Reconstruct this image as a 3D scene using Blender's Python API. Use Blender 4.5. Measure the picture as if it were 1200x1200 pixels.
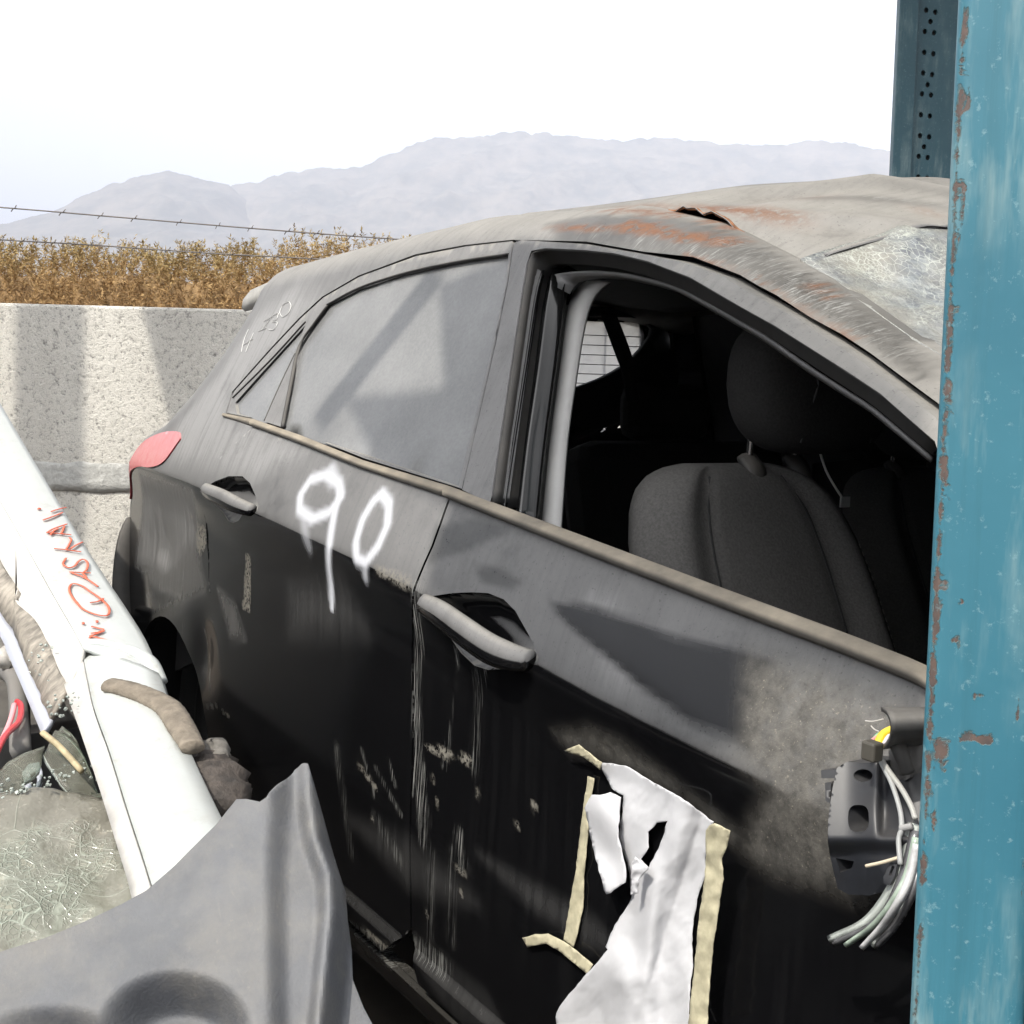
import bpy, bmesh, math, random
import numpy as np
from mathutils import Vector, Matrix, noise as mnoise
from mathutils.geometry import delaunay_2d_cdt
random.seed(7); rng = np.random.default_rng(7)
for o in list(bpy.data.objects): bpy.data.objects.remove(o)
sc = bpy.context.scene
col = sc.collection

# ------------------------------------------------------------------ camera, sky, sun, exposure
YAW, PITCH, ROLL = np.radians([31.86972345, 5.66573582, -1.56145952])
CAM = np.array([3.54539329, -1.70062355, 1.18043172]); FPX = 1450.13    # focal length in 1200-pixel units
def cam_axes(yaw, pitch, roll):
    f = np.array([-np.cos(yaw)*np.cos(pitch), np.sin(yaw)*np.cos(pitch), -np.sin(pitch)])
    r = np.cross(f, [0, 0, 1]); r /= np.linalg.norm(r); d = np.cross(f, r)
    return np.array([r*np.cos(roll)+d*np.sin(roll), -r*np.sin(roll)+d*np.cos(roll), f])
RC_ = cam_axes(YAW, PITCH, ROLL)
cd = bpy.data.cameras.new('camera'); cam = bpy.data.objects.new('camera', cd); col.objects.link(cam)
cd.sensor_width = 36; cd.lens = 36*FPX/1200; cd.clip_start = .02; cd.clip_end = 60000
M = Matrix([list(RC_[0])+[0], list(-RC_[1])+[0], list(-RC_[2])+[0], [0, 0, 0, 1]]).transposed()
M.translation = Vector(CAM); cam.matrix_world = M
sc.camera = cam

SUN = Vector((.20, -.58, .79)).normalized()
world = bpy.data.worlds.new('World'); sc.world = world; world.use_nodes = True
wn = world.node_tree.nodes; wl = world.node_tree.links
bg = wn['Background']; bg.inputs[1].default_value = .13
sky = wn.new('ShaderNodeTexSky'); sky.sky_type = 'NISHITA'; sky.sun_disc = False
sky.sun_elevation = math.asin(SUN.z); sky.sun_rotation = math.atan2(SUN.x, SUN.y)
sky.air_density = 1.0; sky.dust_density = 4.0; sky.ozone_density = 1.0; sky.altitude = 600
# thin high white veil over the whole sky
hs = wn.new('ShaderNodeHueSaturation'); hs.inputs['Saturation'].default_value = .06; hs.inputs['Value'].default_value = 2.6
wl.new(sky.outputs[0], hs.inputs['Color']); wl.new(hs.outputs[0], bg.inputs[0])
sd = bpy.data.lights.new('sun', 'SUN'); sun = bpy.data.objects.new('sun', sd); col.objects.link(sun)
sd.energy = 4.6; sd.angle = math.radians(.53); sd.color = (1, .945, .85)
sun.rotation_euler = SUN.to_track_quat('Z', 'Y').to_euler()
sc.view_settings.view_transform = 'Standard'; sc.view_settings.look = 'None'
sc.view_settings.exposure = .50; sc.view_settings.gamma = 1; sc.view_settings.use_curve_mapping = False
sc.render.engine = 'CYCLES'
sc.cycles.use_denoising = True; sc.cycles.max_bounces = 8; sc.cycles.volume_bounces = 0
sc.cycles.transparent_max_bounces = 12; sc.cycles.caustics_reflective = False; sc.cycles.caustics_refractive = False

# ------------------------------------------------------------------ helpers
def ray(px, py):
    return RC_.T @ np.array([(px-600)/FPX, (py-600)/FPX, 1.])
def at(px, py, depth):                      # a point of the place seen at that pixel, that far along the view axis
    return CAM + ray(px, py)*depth
def on_plane(px, py, p0, n):
    d = ray(px, py); n = np.asarray(n, float); t = (np.asarray(p0)-CAM) @ n/(d @ n); return CAM + d*t
def empty(name, loc, label=None, cat=None, group=None):
    o = bpy.data.objects.new(name, None); col.objects.link(o); o.location = loc; o.empty_display_size = .1
    tag(o, label, cat, group); return o
def tag(o, label=None, cat=None, group=None, kind=None):
    if label: o['label'] = label
    if cat: o['category'] = cat
    if group: o['group'] = group
    if kind: o['kind'] = kind
    return o
def mk(name, verts, faces, mat=None, parent=None, smooth=True, attrs=None):
    me = bpy.data.meshes.new(name)
    me.from_pydata([tuple(map(float, v)) for v in verts], [], [tuple(map(int, f)) for f in faces]); me.validate(); me.update()
    if smooth: me.polygons.foreach_set('use_smooth', [True]*len(me.polygons))
    if attrs:
        for k, v in attrs.items():
            if len(v) == len(me.vertices):
                a = me.attributes.new(k, 'FLOAT', 'POINT'); a.data.foreach_set('value', np.asarray(v, np.float32))
    o = bpy.data.objects.new(name, me); col.objects.link(o)
    if mat: me.materials.append(mat)
    if parent:
        o.parent = parent; o.matrix_parent_inverse = parent_inv(parent)
    return o
def parent_inv(p):                           # part meshes are written in world coordinates; only the Empties are moved
    return Matrix.Translation(p.location).inverted() if p.type == 'EMPTY' else Matrix.Identity(4)
def fix_parent(o, parent):
    o.parent = parent; o.matrix_parent_inverse = parent_inv(parent)
def resample(pts, n):
    p = np.asarray(pts, float); s = np.r_[0, np.cumsum(np.linalg.norm(np.diff(p, axis=0), axis=1))]
    t = np.linspace(0, s[-1], n); return np.stack([np.interp(t, s, p[:, i]) for i in range(p.shape[1])], 1)
def spline(pts, n):                          # Catmull-Rom through the points
    p = np.asarray(pts, float); p = np.vstack([2*p[0]-p[1], p, 2*p[-1]-p[-2]]); out = []
    m = len(p)-3
    for t in np.linspace(0, m-1e-6, n):
        i = int(t); u = t-i; a, b, c, d = p[i:i+4]
        out.append(.5*((2*b)+(-a+c)*u+(2*a-5*b+4*c-d)*u*u+(-a+3*b-3*c+d)*u**3))
    return np.array(out)
def solidify(o, th, off=-1):
    m = o.modifiers.new('thickness', 'SOLIDIFY'); m.thickness = th; m.offset = off; m.use_even_offset = False; return o
def bevel(o, w, seg=2):
    m = o.modifiers.new('bevel', 'BEVEL'); m.width = w; m.segments = seg; m.limit_method = 'ANGLE'; m.angle_limit = math.radians(40); return o
def loft(name, lines, mat, parent, n=40, th=.004, smooth=True, closed=False, attrs=None):
    L = [resample(l, n) for l in lines]; k = len(L); V = np.vstack(L); F = []
    for j in range(k if closed else k-1):
        for i in range(n-1):
            a = j*n+i; b = ((j+1) % k)*n+i; F.append((a, a+1, b+1, b))
    o = mk(name, V, F, mat, parent, smooth, attrs)
    if th: solidify(o, th)
    return o
def tube(name, pts, r, mat, parent=None, seg=8, n=None, flat=1.0, up=(0, 0, 1), cap=True, rough=0.):
    P = spline(pts, n or max(8, 6*len(pts))); m = len(P); V = []; F = []
    rr = np.broadcast_to(r, (m,)) if np.ndim(r) == 0 else np.interp(np.linspace(0, 1, m), np.linspace(0, 1, len(r)), r)
    for i in range(m):
        t = P[min(i+1, m-1)]-P[max(i-1, 0)]; t /= np.linalg.norm(t)+1e-12
        a = np.cross(t, up); a /= np.linalg.norm(a)+1e-12; b = np.cross(a, t)
        for j in range(seg):
            w = 2*math.pi*j/seg; k = 1+rough*(random.random()-.5)
            V.append(P[i]+k*rr[i]*(math.cos(w)*a+flat*math.sin(w)*b))
    for i in range(m-1):
        for j in range(seg):
            F.append((i*seg+j, i*seg+(j+1) % seg, (i+1)*seg+(j+1) % seg, (i+1)*seg+j))
    if cap: F += [tuple(range(seg))[::-1], tuple((m-1)*seg+j for j in range(seg))]
    return mk(name, V, F, mat, parent)
def box(name, c, size, mat, parent=None, rot=None, bev=0.):
    s = np.array(size)/2; V = [np.array((x, y, z))*s for x in (-1, 1) for y in (-1, 1) for z in (-1, 1)]
    if rot is not None: V = [np.array(rot @ Vector(v)) for v in V]
    V = [v+np.array(c) for v in V]
    o = mk(name, V, [(0, 1, 3, 2), (4, 6, 7, 5), (0, 4, 5, 1), (2, 3, 7, 6), (0, 2, 6, 4), (1, 5, 7, 3)], mat, parent, False)
    if bev: bevel(o, bev)
    return o
def inside(P, poly):
    x, y = P[:, 0], P[:, 1]; r = np.zeros(len(P), bool); q = np.asarray(poly, float); n = len(q)
    for i in range(n):
        x1, y1 = q[i]; x2, y2 = q[(i+1) % n]
        c = ((y1 > y) != (y2 > y)); r ^= c & (x < (x2-x1)*(y-y1)/((y2-y1) if y2 != y1 else 1e-12)+x1)
    return r
def dense(poly, sp):
    out = []; q = np.asarray(poly, float)
    for i in range(len(q)):
        a, b = q[i], q[(i+1) % len(q)]; k = max(1, int(np.linalg.norm(b-a)/sp))
        for j in range(k): out.append(a+(b-a)*j/k)
    return np.array(out)
def fill2d(outer, holes, sp, spz=None):
    """triangulate a flat outline with holes, with a grid of inner points"""
    spz = spz or sp; O = np.asarray(outer, float); lo, hi = O.min(0), O.max(0)
    loops = [dense(outer, sp)]+[dense(h, sp) for h in holes]
    gx, gy = np.meshgrid(np.arange(lo[0]+sp/2, hi[0], sp), np.arange(lo[1]+spz/2, hi[1], spz))
    G = np.stack([gx.ravel(), gy.ravel()], 1); keep = inside(G, O)
    for h in holes: keep &= ~inside(G, h)
    G = G[keep]
    B = np.vstack(loops); m = min(sp, spz)          # drop grid points that crowd the outline
    cell = {}
    for p in B: cell.setdefault((int(p[0]//m), int(p[1]//m)), []).append(p)
    ok = []
    for p in G:
        i, j = int(p[0]//m), int(p[1]//m); good = True
        for a in (-1, 0, 1):
            for b in (-1, 0, 1):
                for q in cell.get((i+a, j+b), ()):
                    if (q[0]-p[0])**2+(q[1]-p[1])**2 < (.45*m)**2: good = False
        ok.append(good)
    G = G[np.array(ok, bool)] if len(G) else G
    V = np.vstack([B, G]) if len(G) else B
    E = []; s = 0
    for l in loops:
        n = len(l); E += [(s+i, s+(i+1) % n) for i in range(n)]; s += n
    r = delaunay_2d_cdt([Vector(v) for v in V], E, [], 0, 1e-7)
    P = np.array([tuple(v) for v in r[0]]); T = np.array(r[2])
    c = P[T].mean(1); k = inside(c, O)
    for h in holes: k &= ~inside(c, h)
    T = T[k]
    used = np.unique(T); mp = -np.ones(len(P), int); mp[used] = np.arange(len(used))
    return P[used], mp[T]
def rim(V3, T, depth_vec, inset=None):
    """boundary edges get a turned-in flange"""
    from collections import Counter
    cnt = Counter()
    for t in T:
        for a, b in ((t[0], t[1]), (t[1], t[2]), (t[2], t[0])): cnt[(min(a, b), max(a, b))] += 1
    V = list(V3); F = [tuple(t) for t in T]; src = list(range(len(V3))); mp = {}
    def top(i):
        if ('t', i) not in mp: mp[('t', i)] = len(V); V.append(V3[i]); src.append(i)
        return mp[('t', i)]
    def low(i):
        if ('l', i) not in mp: mp[('l', i)] = len(V); V.append(V3[i]+depth_vec(V3[i])); src.append(i)
        return mp[('l', i)]
    for t in T:
        for a, b in ((t[0], t[1]), (t[1], t[2]), (t[2], t[0])):
            if cnt[(min(a, b), max(a, b))] == 1: F.append((top(b), top(a), low(a), low(b)))
    return V, F, src

# ------------------------------------------------------------------ materials
def newmat(name):
    m = bpy.data.materials.new(name); m.use_nodes = True; nt = m.node_tree; return m, nt, nt.nodes, nt.links, nt.nodes['Principled BSDF']
def N(nt, t, **kw):
    n = nt.nodes.new(t)
    for k, v in kw.items():
        if k in n.inputs: n.inputs[k].default_value = v
        else: setattr(n, k, v)
    return n
def noise_n(nt, scale, detail=4, rough=.55, stretch=None, dist=0., coord='Object'):
    tc = N(nt, 'ShaderNodeTexCoord'); mp = N(nt, 'ShaderNodeMapping'); no = N(nt, 'ShaderNodeTexNoise')
    if stretch: mp.inputs['Scale'].default_value = stretch
    no.inputs['Scale'].default_value = scale; no.inputs['Detail'].default_value = detail; no.inputs['Roughness'].default_value = rough
    no.inputs['Distortion'].default_value = dist
    nt.links.new(tc.outputs[coord], mp.inputs[0]); nt.links.new(mp.outputs[0], no.inputs[0]); return no.outputs['Fac']
def ramp(nt, fac, stops):
    r = N(nt, 'ShaderNodeValToRGB'); e = r.color_ramp.elements
    while len(e) < len(stops): e.new(.5)
    for i, (p, c) in enumerate(stops):
        e[i].position = p; e[i].color = (c, c, c, 1) if np.ndim(c) == 0 else (*c, 1)
    nt.links.new(fac, r.inputs[0]); return r.outputs[0]
def math_n(nt, op, a, b=0., clamp=False):
    m = N(nt, 'ShaderNodeMath', operation=op, use_clamp=clamp)
    for i, v in enumerate((a, b)):
        if hasattr(v, 'is_output'): nt.links.new(v, m.inputs[i])
        else: m.inputs[i].default_value = v
    return m.outputs[0]
def mix_c(nt, fac, a, b):
    m = N(nt, 'ShaderNodeMix', data_type='RGBA')
    if hasattr(fac, 'is_output'): nt.links.new(fac, m.inputs[0])
    else: m.inputs[0].default_value = fac
    for i, v in ((6, a), (7, b)):
        if hasattr(v, 'is_output'): nt.links.new(v, m.inputs[i])
        else: m.inputs[i].default_value = (*v, 1)
    return m.outputs[2]
def attr(nt, name):
    a = N(nt, 'ShaderNodeAttribute', attribute_name=name); return a.outputs['Fac']
def bump(nt, bsdf, h, dist=.002, strength=1.):
    b = N(nt, 'ShaderNodeBump'); b.inputs['Distance'].default_value = dist; b.inputs['Strength'].default_value = strength
    nt.links.new(h, b.inputs['Height']); nt.links.new(b.outputs[0], bsdf.inputs['Normal'])
def simple(name, color, rough=.5, metal=0., var=.0, scale=30., dust=0., dustc=(.26, .235, .2), bmp=0., spec=.5, stretch=None):
    m, nt, nodes, links, b = newmat(name)
    b.inputs['Roughness'].default_value = rough; b.inputs['Metallic'].default_value = metal; b.inputs['Specular IOR Level'].default_value = spec
    c = color
    n = noise_n(nt, scale, 5, .6, stretch)
    if var:
        c = mix_c(nt, ramp(nt, n, [(.3, 0.), (.7, 1.)]), tuple(np.clip(np.array(color)*(1-var), 0, 1)), tuple(np.clip(np.array(color)*(1+var), 0, 1)))
    if dust:
        g = N(nt, 'ShaderNodeNewGeometry'); s = N(nt, 'ShaderNodeSeparateXYZ'); links.new(g.outputs['Normal'], s.inputs[0])
        f = math_n(nt, 'MULTIPLY', ramp(nt, s.outputs['Z'], [(.0, .15), (.7, 1.)]), ramp(nt, noise_n(nt, 14, 6, .65), [(.25, .35), (.7, 1.)]))
        f = math_n(nt, 'MULTIPLY', f, dust, True)
        c = mix_c(nt, f, c, dustc)
        links.new(math_n(nt, 'ADD', math_n(nt, 'MULTIPLY', f, .9-rough), rough, True), b.inputs['Roughness'])
    if hasattr(c, 'is_output'): links.new(c, b.inputs['Base Color'])
    else: b.inputs['Base Color'].default_value = (*c, 1)
    if bmp: bump(nt, b, n, bmp)
    return m

def car_paint(name, base=(.0035, .0035, .004), base_rough=.08, amount=1.0, sandy=0.):
    """black enamel; dust lies on what faces upward, plus marks kept in vertex attributes"""
    m, nt, nodes, links, b = newmat(name)
    b.inputs['Specular IOR Level'].default_value = .38
    g = N(nt, 'ShaderNodeNewGeometry'); s = N(nt, 'ShaderNodeSeparateXYZ'); links.new(g.outputs['Normal'], s.inputs[0])
    big = noise_n(nt, 5, 6, .6); fine = noise_n(nt, 90, 4, .7)
    streak = noise_n(nt, 1.0, 5, .7, (75, 8, 3.2)); hair = noise_n(nt, 1.0, 3, .8, (460, 30, 8)); mid = noise_n(nt, 17, 5, .65); spk2 = noise_n(nt, 240, 2, .6); speck = noise_n(nt, 330, 2, .5)
    up = ramp(nt, s.outputs['Z'], [(.12, .0), (.20, .50), (.40, .72), (.80, 1.)])
    mod = math_n(nt, 'ADD', math_n(nt, 'MULTIPLY', big, .42), math_n(nt, 'ADD', math_n(nt, 'MULTIPLY', fine, .22), math_n(nt, 'MULTIPLY', mid, .36)))
    mod = ramp(nt, mod, [(.34, .50), (.46, .82), (.64, 1.)])
    mod = math_n(nt, 'MULTIPLY', mod, ramp(nt, streak, [(.25, .78), (.5, 1.)]))
    mod = math_n(nt, 'MULTIPLY', mod, ramp(nt, spk2, [(.28, .55), (.36, 1.)]))
    d = math_n(nt, 'MULTIPLY', math_n(nt, 'MULTIPLY', up, mod), amount)
    # a thin film everywhere, in vertical runs
    film = math_n(nt, 'MULTIPLY', ramp(nt, streak, [(.42, 0.), (.75, 1.)]), ramp(nt, big, [(.38, .0), (.75, .03)]))
    d = math_n(nt, 'ADD', d, film)
    da = attr(nt, 'dust'); d = math_n(nt, 'ADD', d, math_n(nt, 'MULTIPLY', da, ramp(nt, streak, [(.3, .35), (.65, 1.)])))
    cl = math_n(nt, 'SUBTRACT', 1., attr(nt, 'clean'), True); d = math_n(nt, 'MULTIPLY', d, cl, True)
    dustc = mix_c(nt, ramp(nt, s.outputs['Z'], [(.45, 0.), (.95, 1.)]), (.225, .222, .219), (.250, .238, .214))
    c = mix_c(nt, d, base, dustc)
    mud = math_n(nt, 'MULTIPLY', attr(nt, 'mud'), ramp(nt, noise_n(nt, 38, 6, .7), [(.28, .35), (.55, 1.)]), True)
    mudc = mix_c(nt, ramp(nt, noise_n(nt, 60, 5, .7), [(.35, 0.), (.7, 1.)]), (.058, .055, .049), (.130, .122, .108))
    c = mix_c(nt, mud, c, mudc)
    mspk = math_n(nt, 'MULTIPLY', attr(nt, 'mud'), ramp(nt, noise_n(nt, 330, 3, .7), [(.62, 0.), (.72, 1.)]), True)
    c = mix_c(nt, math_n(nt, 'MULTIPLY', mspk, .8), c, (.27, .24, .195))
    rus = math_n(nt, 'MULTIPLY', attr(nt, 'rust'), ramp(nt, noise_n(nt, 70, 5, .7), [(.36, 0.), (.5, 1.)]), True)
    rusc = mix_c(nt, noise_n(nt, 120, 4, .6), (.105, .042, .022), (.20, .100, .052))
    c = mix_c(nt, rus, c, rusc)
    scr = attr(nt, 'scratch')
    sm = math_n(nt, 'MULTIPLY', scr, ramp(nt, hair, [(.52, 0.), (.64, 1.)]), True)
    c = mix_c(nt, sm, c, (.30, .30, .285))
    scu = math_n(nt, 'MULTIPLY', attr(nt, 'scuff'), ramp(nt, noise_n(nt, 150, 4, .75), [(.42, 0.), (.55, 1.)]), True)
    c = mix_c(nt, scu, c, (.22, .205, .175))
    spr = math_n(nt, 'MULTIPLY', attr(nt, 'spray'), ramp(nt, noise_n(nt, 700, 2, .5), [(.2, .85), (.6, 1.)]), True)
    c = mix_c(nt, math_n(nt, 'MULTIPLY', spr, .93), c, (.60, .61, .65))
    links.new(c, b.inputs['Base Color'])
    allm = math_n(nt, 'MAXIMUM', math_n(nt, 'MAXIMUM', d, mud), math_n(nt, 'MAXIMUM', math_n(nt, 'MAXIMUM', rus, spr), math_n(nt, 'MAXIMUM', sm, scu)), True)
    links.new(math_n(nt, 'ADD', math_n(nt, 'MULTIPLY', ramp(nt, allm, [(.0, 0.), (.6, 1.)]), .50), math_n(nt, 'ADD', math_n(nt, 'MULTIPLY', fine, .08), base_rough), True), b.inputs['Roughness'])
    hb = math_n(nt, 'ADD', math_n(nt, 'MULTIPLY', mud, noise_n(nt, 120, 5, .7)), math_n(nt, 'MULTIPLY', rus, .6))
    bump(nt, b, hb, .0012)
    return m

PAINT = car_paint('black_paint')
RUBBER = simple('black_rubber', (.018, .018, .018), .6, dust=.35, var=.3)
TRIM = simple('dusty_belt_trim', (.03, .028, .026), .6, dust=1.0, dustc=(.29, .25, .19), var=.3, scale=40)
FRAMEM = car_paint('frame_paint', (.03, .03, .031), .35, 1.15)
GLOSS = simple('gloss_black', (.006, .006, .006), .10)
GREYTRIM = simple('grey_plastic_trim', (.30, .295, .285), .6, var=.08, scale=20)
DARKIN = simple('dark_interior_trim', (.020, .020, .021), .75, var=.3)
HEADL = simple('headliner_cloth', (.035, .034, .033), .9, var=.1)
WHITEP = simple('white_enamel', (.46, .485, .475), .25, dust=.22, dustc=(.46, .43, .37), var=.04)
BLUE = None

nt = WHITEP.node_tree; b = nt.nodes['Principled BSDF']; old = b.inputs['Base Color'].links[0].from_socket
nt.links.new(mix_c(nt, math_n(nt, 'MULTIPLY', ramp(nt, noise_n(nt, 34, 8, .75), [(.54, 0.), (.72, .75)]), ramp(nt, noise_n(nt, 6, 4), [(.38, .1), (.62, 1.)])), old, (.30, .265, .21)), b.inputs['Base Color'])

# ------------------------------------------------------------------ the hatchback: one body surface y = -W(X, z)
CRX = [-.2, .43, .89, 1.42, 1.83, 1.97, 2.3, 2.43, 2.58, 3.1, 4.3]; CRZ = [.972, .966, .957, .928, .901, .889, .846, .833, .822, .79, .70]
BLX = [.6, .804, 1.038, 1.325, 1.642, 1.97, 2.361, 2.597, 2.776, 2.857, 3.1, 4.3]; BLZ = [1.085, 1.085, 1.078, 1.058, 1.03, 1.006, .973, .952, .936, .922, .885, .78]
ZTX = [.0, .4, .8, 1.2, 1.6, 2.0, 2.2, 2.4, 2.6, 2.8, 3.0, 3.3, 4.3]; ZT = [1.437, 1.462, 1.465, 1.48, 1.494, 1.468, 1.42, 1.344, 1.248, 1.165, 1.08, .99, .80]
XCZ = [.3, .6, .85, .97, 1.03, 1.07, 1.15, 1.25, 1.35, 1.42, 1.5]; XC = [-.12, -.12, -.04, .04, .10, .25, .36, .45, .50, .49, .40]
RCN = .33
def sm(a, b, x):
    t = np.clip((x-a)/(b-a), 0, 1); return t*t*(3-2*t)
def W(X, z):
    X = np.asarray(X, float); z = np.asarray(z, float)
    zc = np.interp(X, CRX, CRZ); zb = np.interp(X, BLX, BLZ); zt = np.interp(X, ZTX, ZT)
    up = np.where(z > zb, .838-.50*(z-zb), .888-.05*np.clip((z-zc)/(zb-zc), 0, 1)**1.15)
    lo = .888-.014*sm(0, .10, zc-z)+.010*sm(.15, .40, zc-z)+.008*sm(.36, .345, z)-.06*sm(.33, .18, z)
    w = np.where(z > zc, up, lo)
    w = w-.05*(np.clip(1.3-X, 0, None)/1.3)**2-.05*np.clip(X-2.6, 0, None)**2
    q = np.clip((z-(zt-.075))/.075, 0, 1); w = w-.11*(1-np.sqrt(np.clip(1-q*q, 0, 1)))
    u = np.clip((np.interp(z, XCZ, XC)+RCN-X)/RCN, 0, 1); w = w-RCN*(1-np.sqrt(np.clip(1-u*u, 0, 1)))
    # dents of the rear quarter
    w = w-.012*np.exp(-(((X-.98)/.07)**2+((z-.60)/.07)**2))-.010*np.exp(-(((X-.62)/.12)**2+((z-.80)/.06)**2))
    return w
_ts = np.arange(.5, 4.6, .004)
def hit(px, py, off=0., _n=0):                     # where the line of sight meets the body surface (grown outward by off)
    d = ray(px, py); P = CAM+_ts[:, None]*d
    zt = np.interp(P[:, 0], ZTX, ZT); g = P[:, 1]+W(P[:, 0], P[:, 2])+off; g = np.where(P[:, 2] > zt, -1, g)
    i = int(np.argmax(g > 0))
    if not g[i] > 0:
        if _n > 40: raise ValueError('no hit %s %s' % (px, py))
        return hit(px+(1 if px < 320 else 0), py+(0 if px < 260 else 1), off, _n+1)
    a, b = g[i-1], g[i]; t = _ts[i] if a == -1 else _ts[i-1]+.004*(-a)/(b-a)
    return CAM+d*t
def xz(px, py, off=0.):
    p = hit(px, py, off); return (p[0], p[2])
def S3(P, off=0., side=-1):
    P = np.asarray(P, float); o = off if np.ndim(off) else np.full(len(P), off)
    return np.stack([P[:, 0], side*(W(P[:, 0], P[:, 1])+o), P[:, 1]], 1)
def seg_dist(P, pts):
    q = np.asarray(pts, float)
    if len(q) == 1: return np.linalg.norm(P-q[0], axis=1)
    D = np.full(len(P), 9.)
    for a, b in zip(q[:-1], q[1:]):
        ab = b-a; t = np.clip(((P-a) @ ab)/(ab @ ab+1e-12), 0, 1); D = np.minimum(D, np.linalg.norm(P-a-t[:, None]*ab, axis=1))
    return D
MARKS = []                                   # (attribute, kind, points (X, z), inner radius, outer radius, strength)
def mark(a, pts, r0, r1, k=1.):
    try: MARKS.append((a, "line", [xz(*p) for p in pts], r0, r1, k))
    except ValueError: pass
def patch(a, pts, soft, k=1.):
    try: MARKS.append((a, "poly", [xz(*p) for p in pts], 0, soft, k))
    except ValueError: pass
def mark_values(P):
    A = {}
    P3 = S3(P)
    for a, kind, q, r0, r1, k in MARKS:
        d = seg_dist(P3, S3(q if kind == 'line' else q+[q[0]]))
        if kind == 'poly': d = np.where(inside(P, q), -d, d)+r1/2; v = 1-sm(0, r1, d)
        else: v = 1-sm(r0, r1, d)
        A[a] = np.maximum(A.get(a, np.zeros(len(P))), v*k)
    return A
def panel(name, outer, holes, sp, mat, parent, off=0., side=-1, flange=.014, marks=True, extra=None):
    P, T = fill2d(outer, holes, sp)
    V3 = S3(P, off if not callable(off) else off(P), side)
    if side < 0: pass
    n = np.cross(V3[T[:, 1]]-V3[T[:, 0]], V3[T[:, 2]]-V3[T[:, 0]])
    flip = (n[:, 1]*side < 0); T[flip] = T[flip][:, ::-1]
    A = mark_values(P) if marks and side < 0 else {}
    if extra: A.update(extra(P))
    V, F, src = rim(V3, T, lambda v: np.array((0, -side*flange, 0)))
    A = {k: np.asarray(v)[src] for k, v in A.items()}
    return mk(name, V, F, mat, parent, True, A)
def PX(*pts, off=0.): return [xz(x, y, off) for x, y in pts]

car = empty('wrecked_hatchback', (2.0, 0, 0), 'dusty black hatchback with 90 sprayed in white on its doors and a torn crushed roof', 'car')

# ---- lines of the body side, traced once
L0 = [(272, 459), (310, 416), (350, 373), (377, 348), (420, 323), (487, 298), (545, 287), (600, 281), (687, 283), (755, 295), (812, 301), (867, 322), (910, 346), (950, 372), (987, 392), (1013, 409), (1100, 473)]
L0x = PX(*L0)+[(2.84, 1.105), (2.93, 1.05)]
BELT_T = [(262, 484), (297, 491), (350, 509), (425, 539), (528, 570), (700, 634), (850, 690), (1000, 745), (1082, 777)]   # upper edge of the belt trim
BELT_B = [(263, 489), (297, 500), (350, 519), (425, 549), (528, 584), (700, 653), (850, 712), (1000, 769), (1082, 802)]   # lower edge
DOORGAP = [(528, 584), (517, 615), (508, 640), (487, 690), (484, 760), (484, 900), (483, 1092)]
gapx = PX(*DOORGAP)
bb = PX(*BELT_B); bt = PX(*BELT_T)
REAR_EDGE = [(1.035, 1.09), (1.0, 1.0), (.985, .90), (1.0, .76), (1.07, .60), (1.15, .45), (1.19, .34)]
BOT = .315
body_hole = [bb[0]]+L0x+[(2.99, .93), (3.05, .8), (3.05, .5), (2.95, BOT-.02), (1.20, BOT-.02)]+REAR_EDGE[::-1][:-1]+[bb[1]]
arch = [(.70+.375*math.cos(a), .25+.375*math.sin(a)) for a in np.radians(np.arange(-25, 206, 7))]
farch = [(3.40+.36*math.cos(a), .25+.37*math.sin(a)) for a in np.radians(np.arange(-25, 206, 10))]
zs = np.linspace(.24, 1.40, 40); wrap = lambda z, k: k*float(sm(1.02, 1.10, z))
side_outer = [(np.interp(z, XCZ, XC)+.004+wrap(z, .035), z) for z in zs]+[(x, np.interp(x, ZTX, ZT)-.0004) for x in np.linspace(.50, 4.15, 90)]+[(4.2, .70), (4.2, .24)]
tear = PX((803, 246), (820, 244), (840, 246), (858, 253), (872, 261), (868, 264), (850, 261), (835, 258), (818, 255))

# ---- marks on the paint: spray paint, scuffs, mud, rust
patch('clean', [(640, 262), (700, 252), (800, 256), (870, 270), (985, 330), (1090, 415), (1095, 465), (985, 385), (860, 315), (740, 290), (660, 284)], .03, .55)
g9 = [[(386, 600), (366, 608), (351, 597), (352, 580), (364, 562), (382, 556), (397, 566), (400, 582), (386, 600)], [(399, 575), (392, 600), (386, 640), (388, 700)]]
for s_ in g9: mark('spray', s_, .001, .0185, .88)
mark('spray', [(356, 600), (362, 640)], .0, .022, .35); mark('spray', [(386, 640), (389, 712)], .003, .011, 1.); mark('spray', [(387, 552), (391, 562)], .004, .026, .6)
mark('spray', [(447, 578), (456, 590), (454, 615), (443, 640), (428, 660), (418, 655), (417, 635), (425, 608), (437, 588), (447, 578)], .001, .0165, .92)
mark('spray', [(430, 655), (428, 676)], .002, .016, .6)
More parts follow.
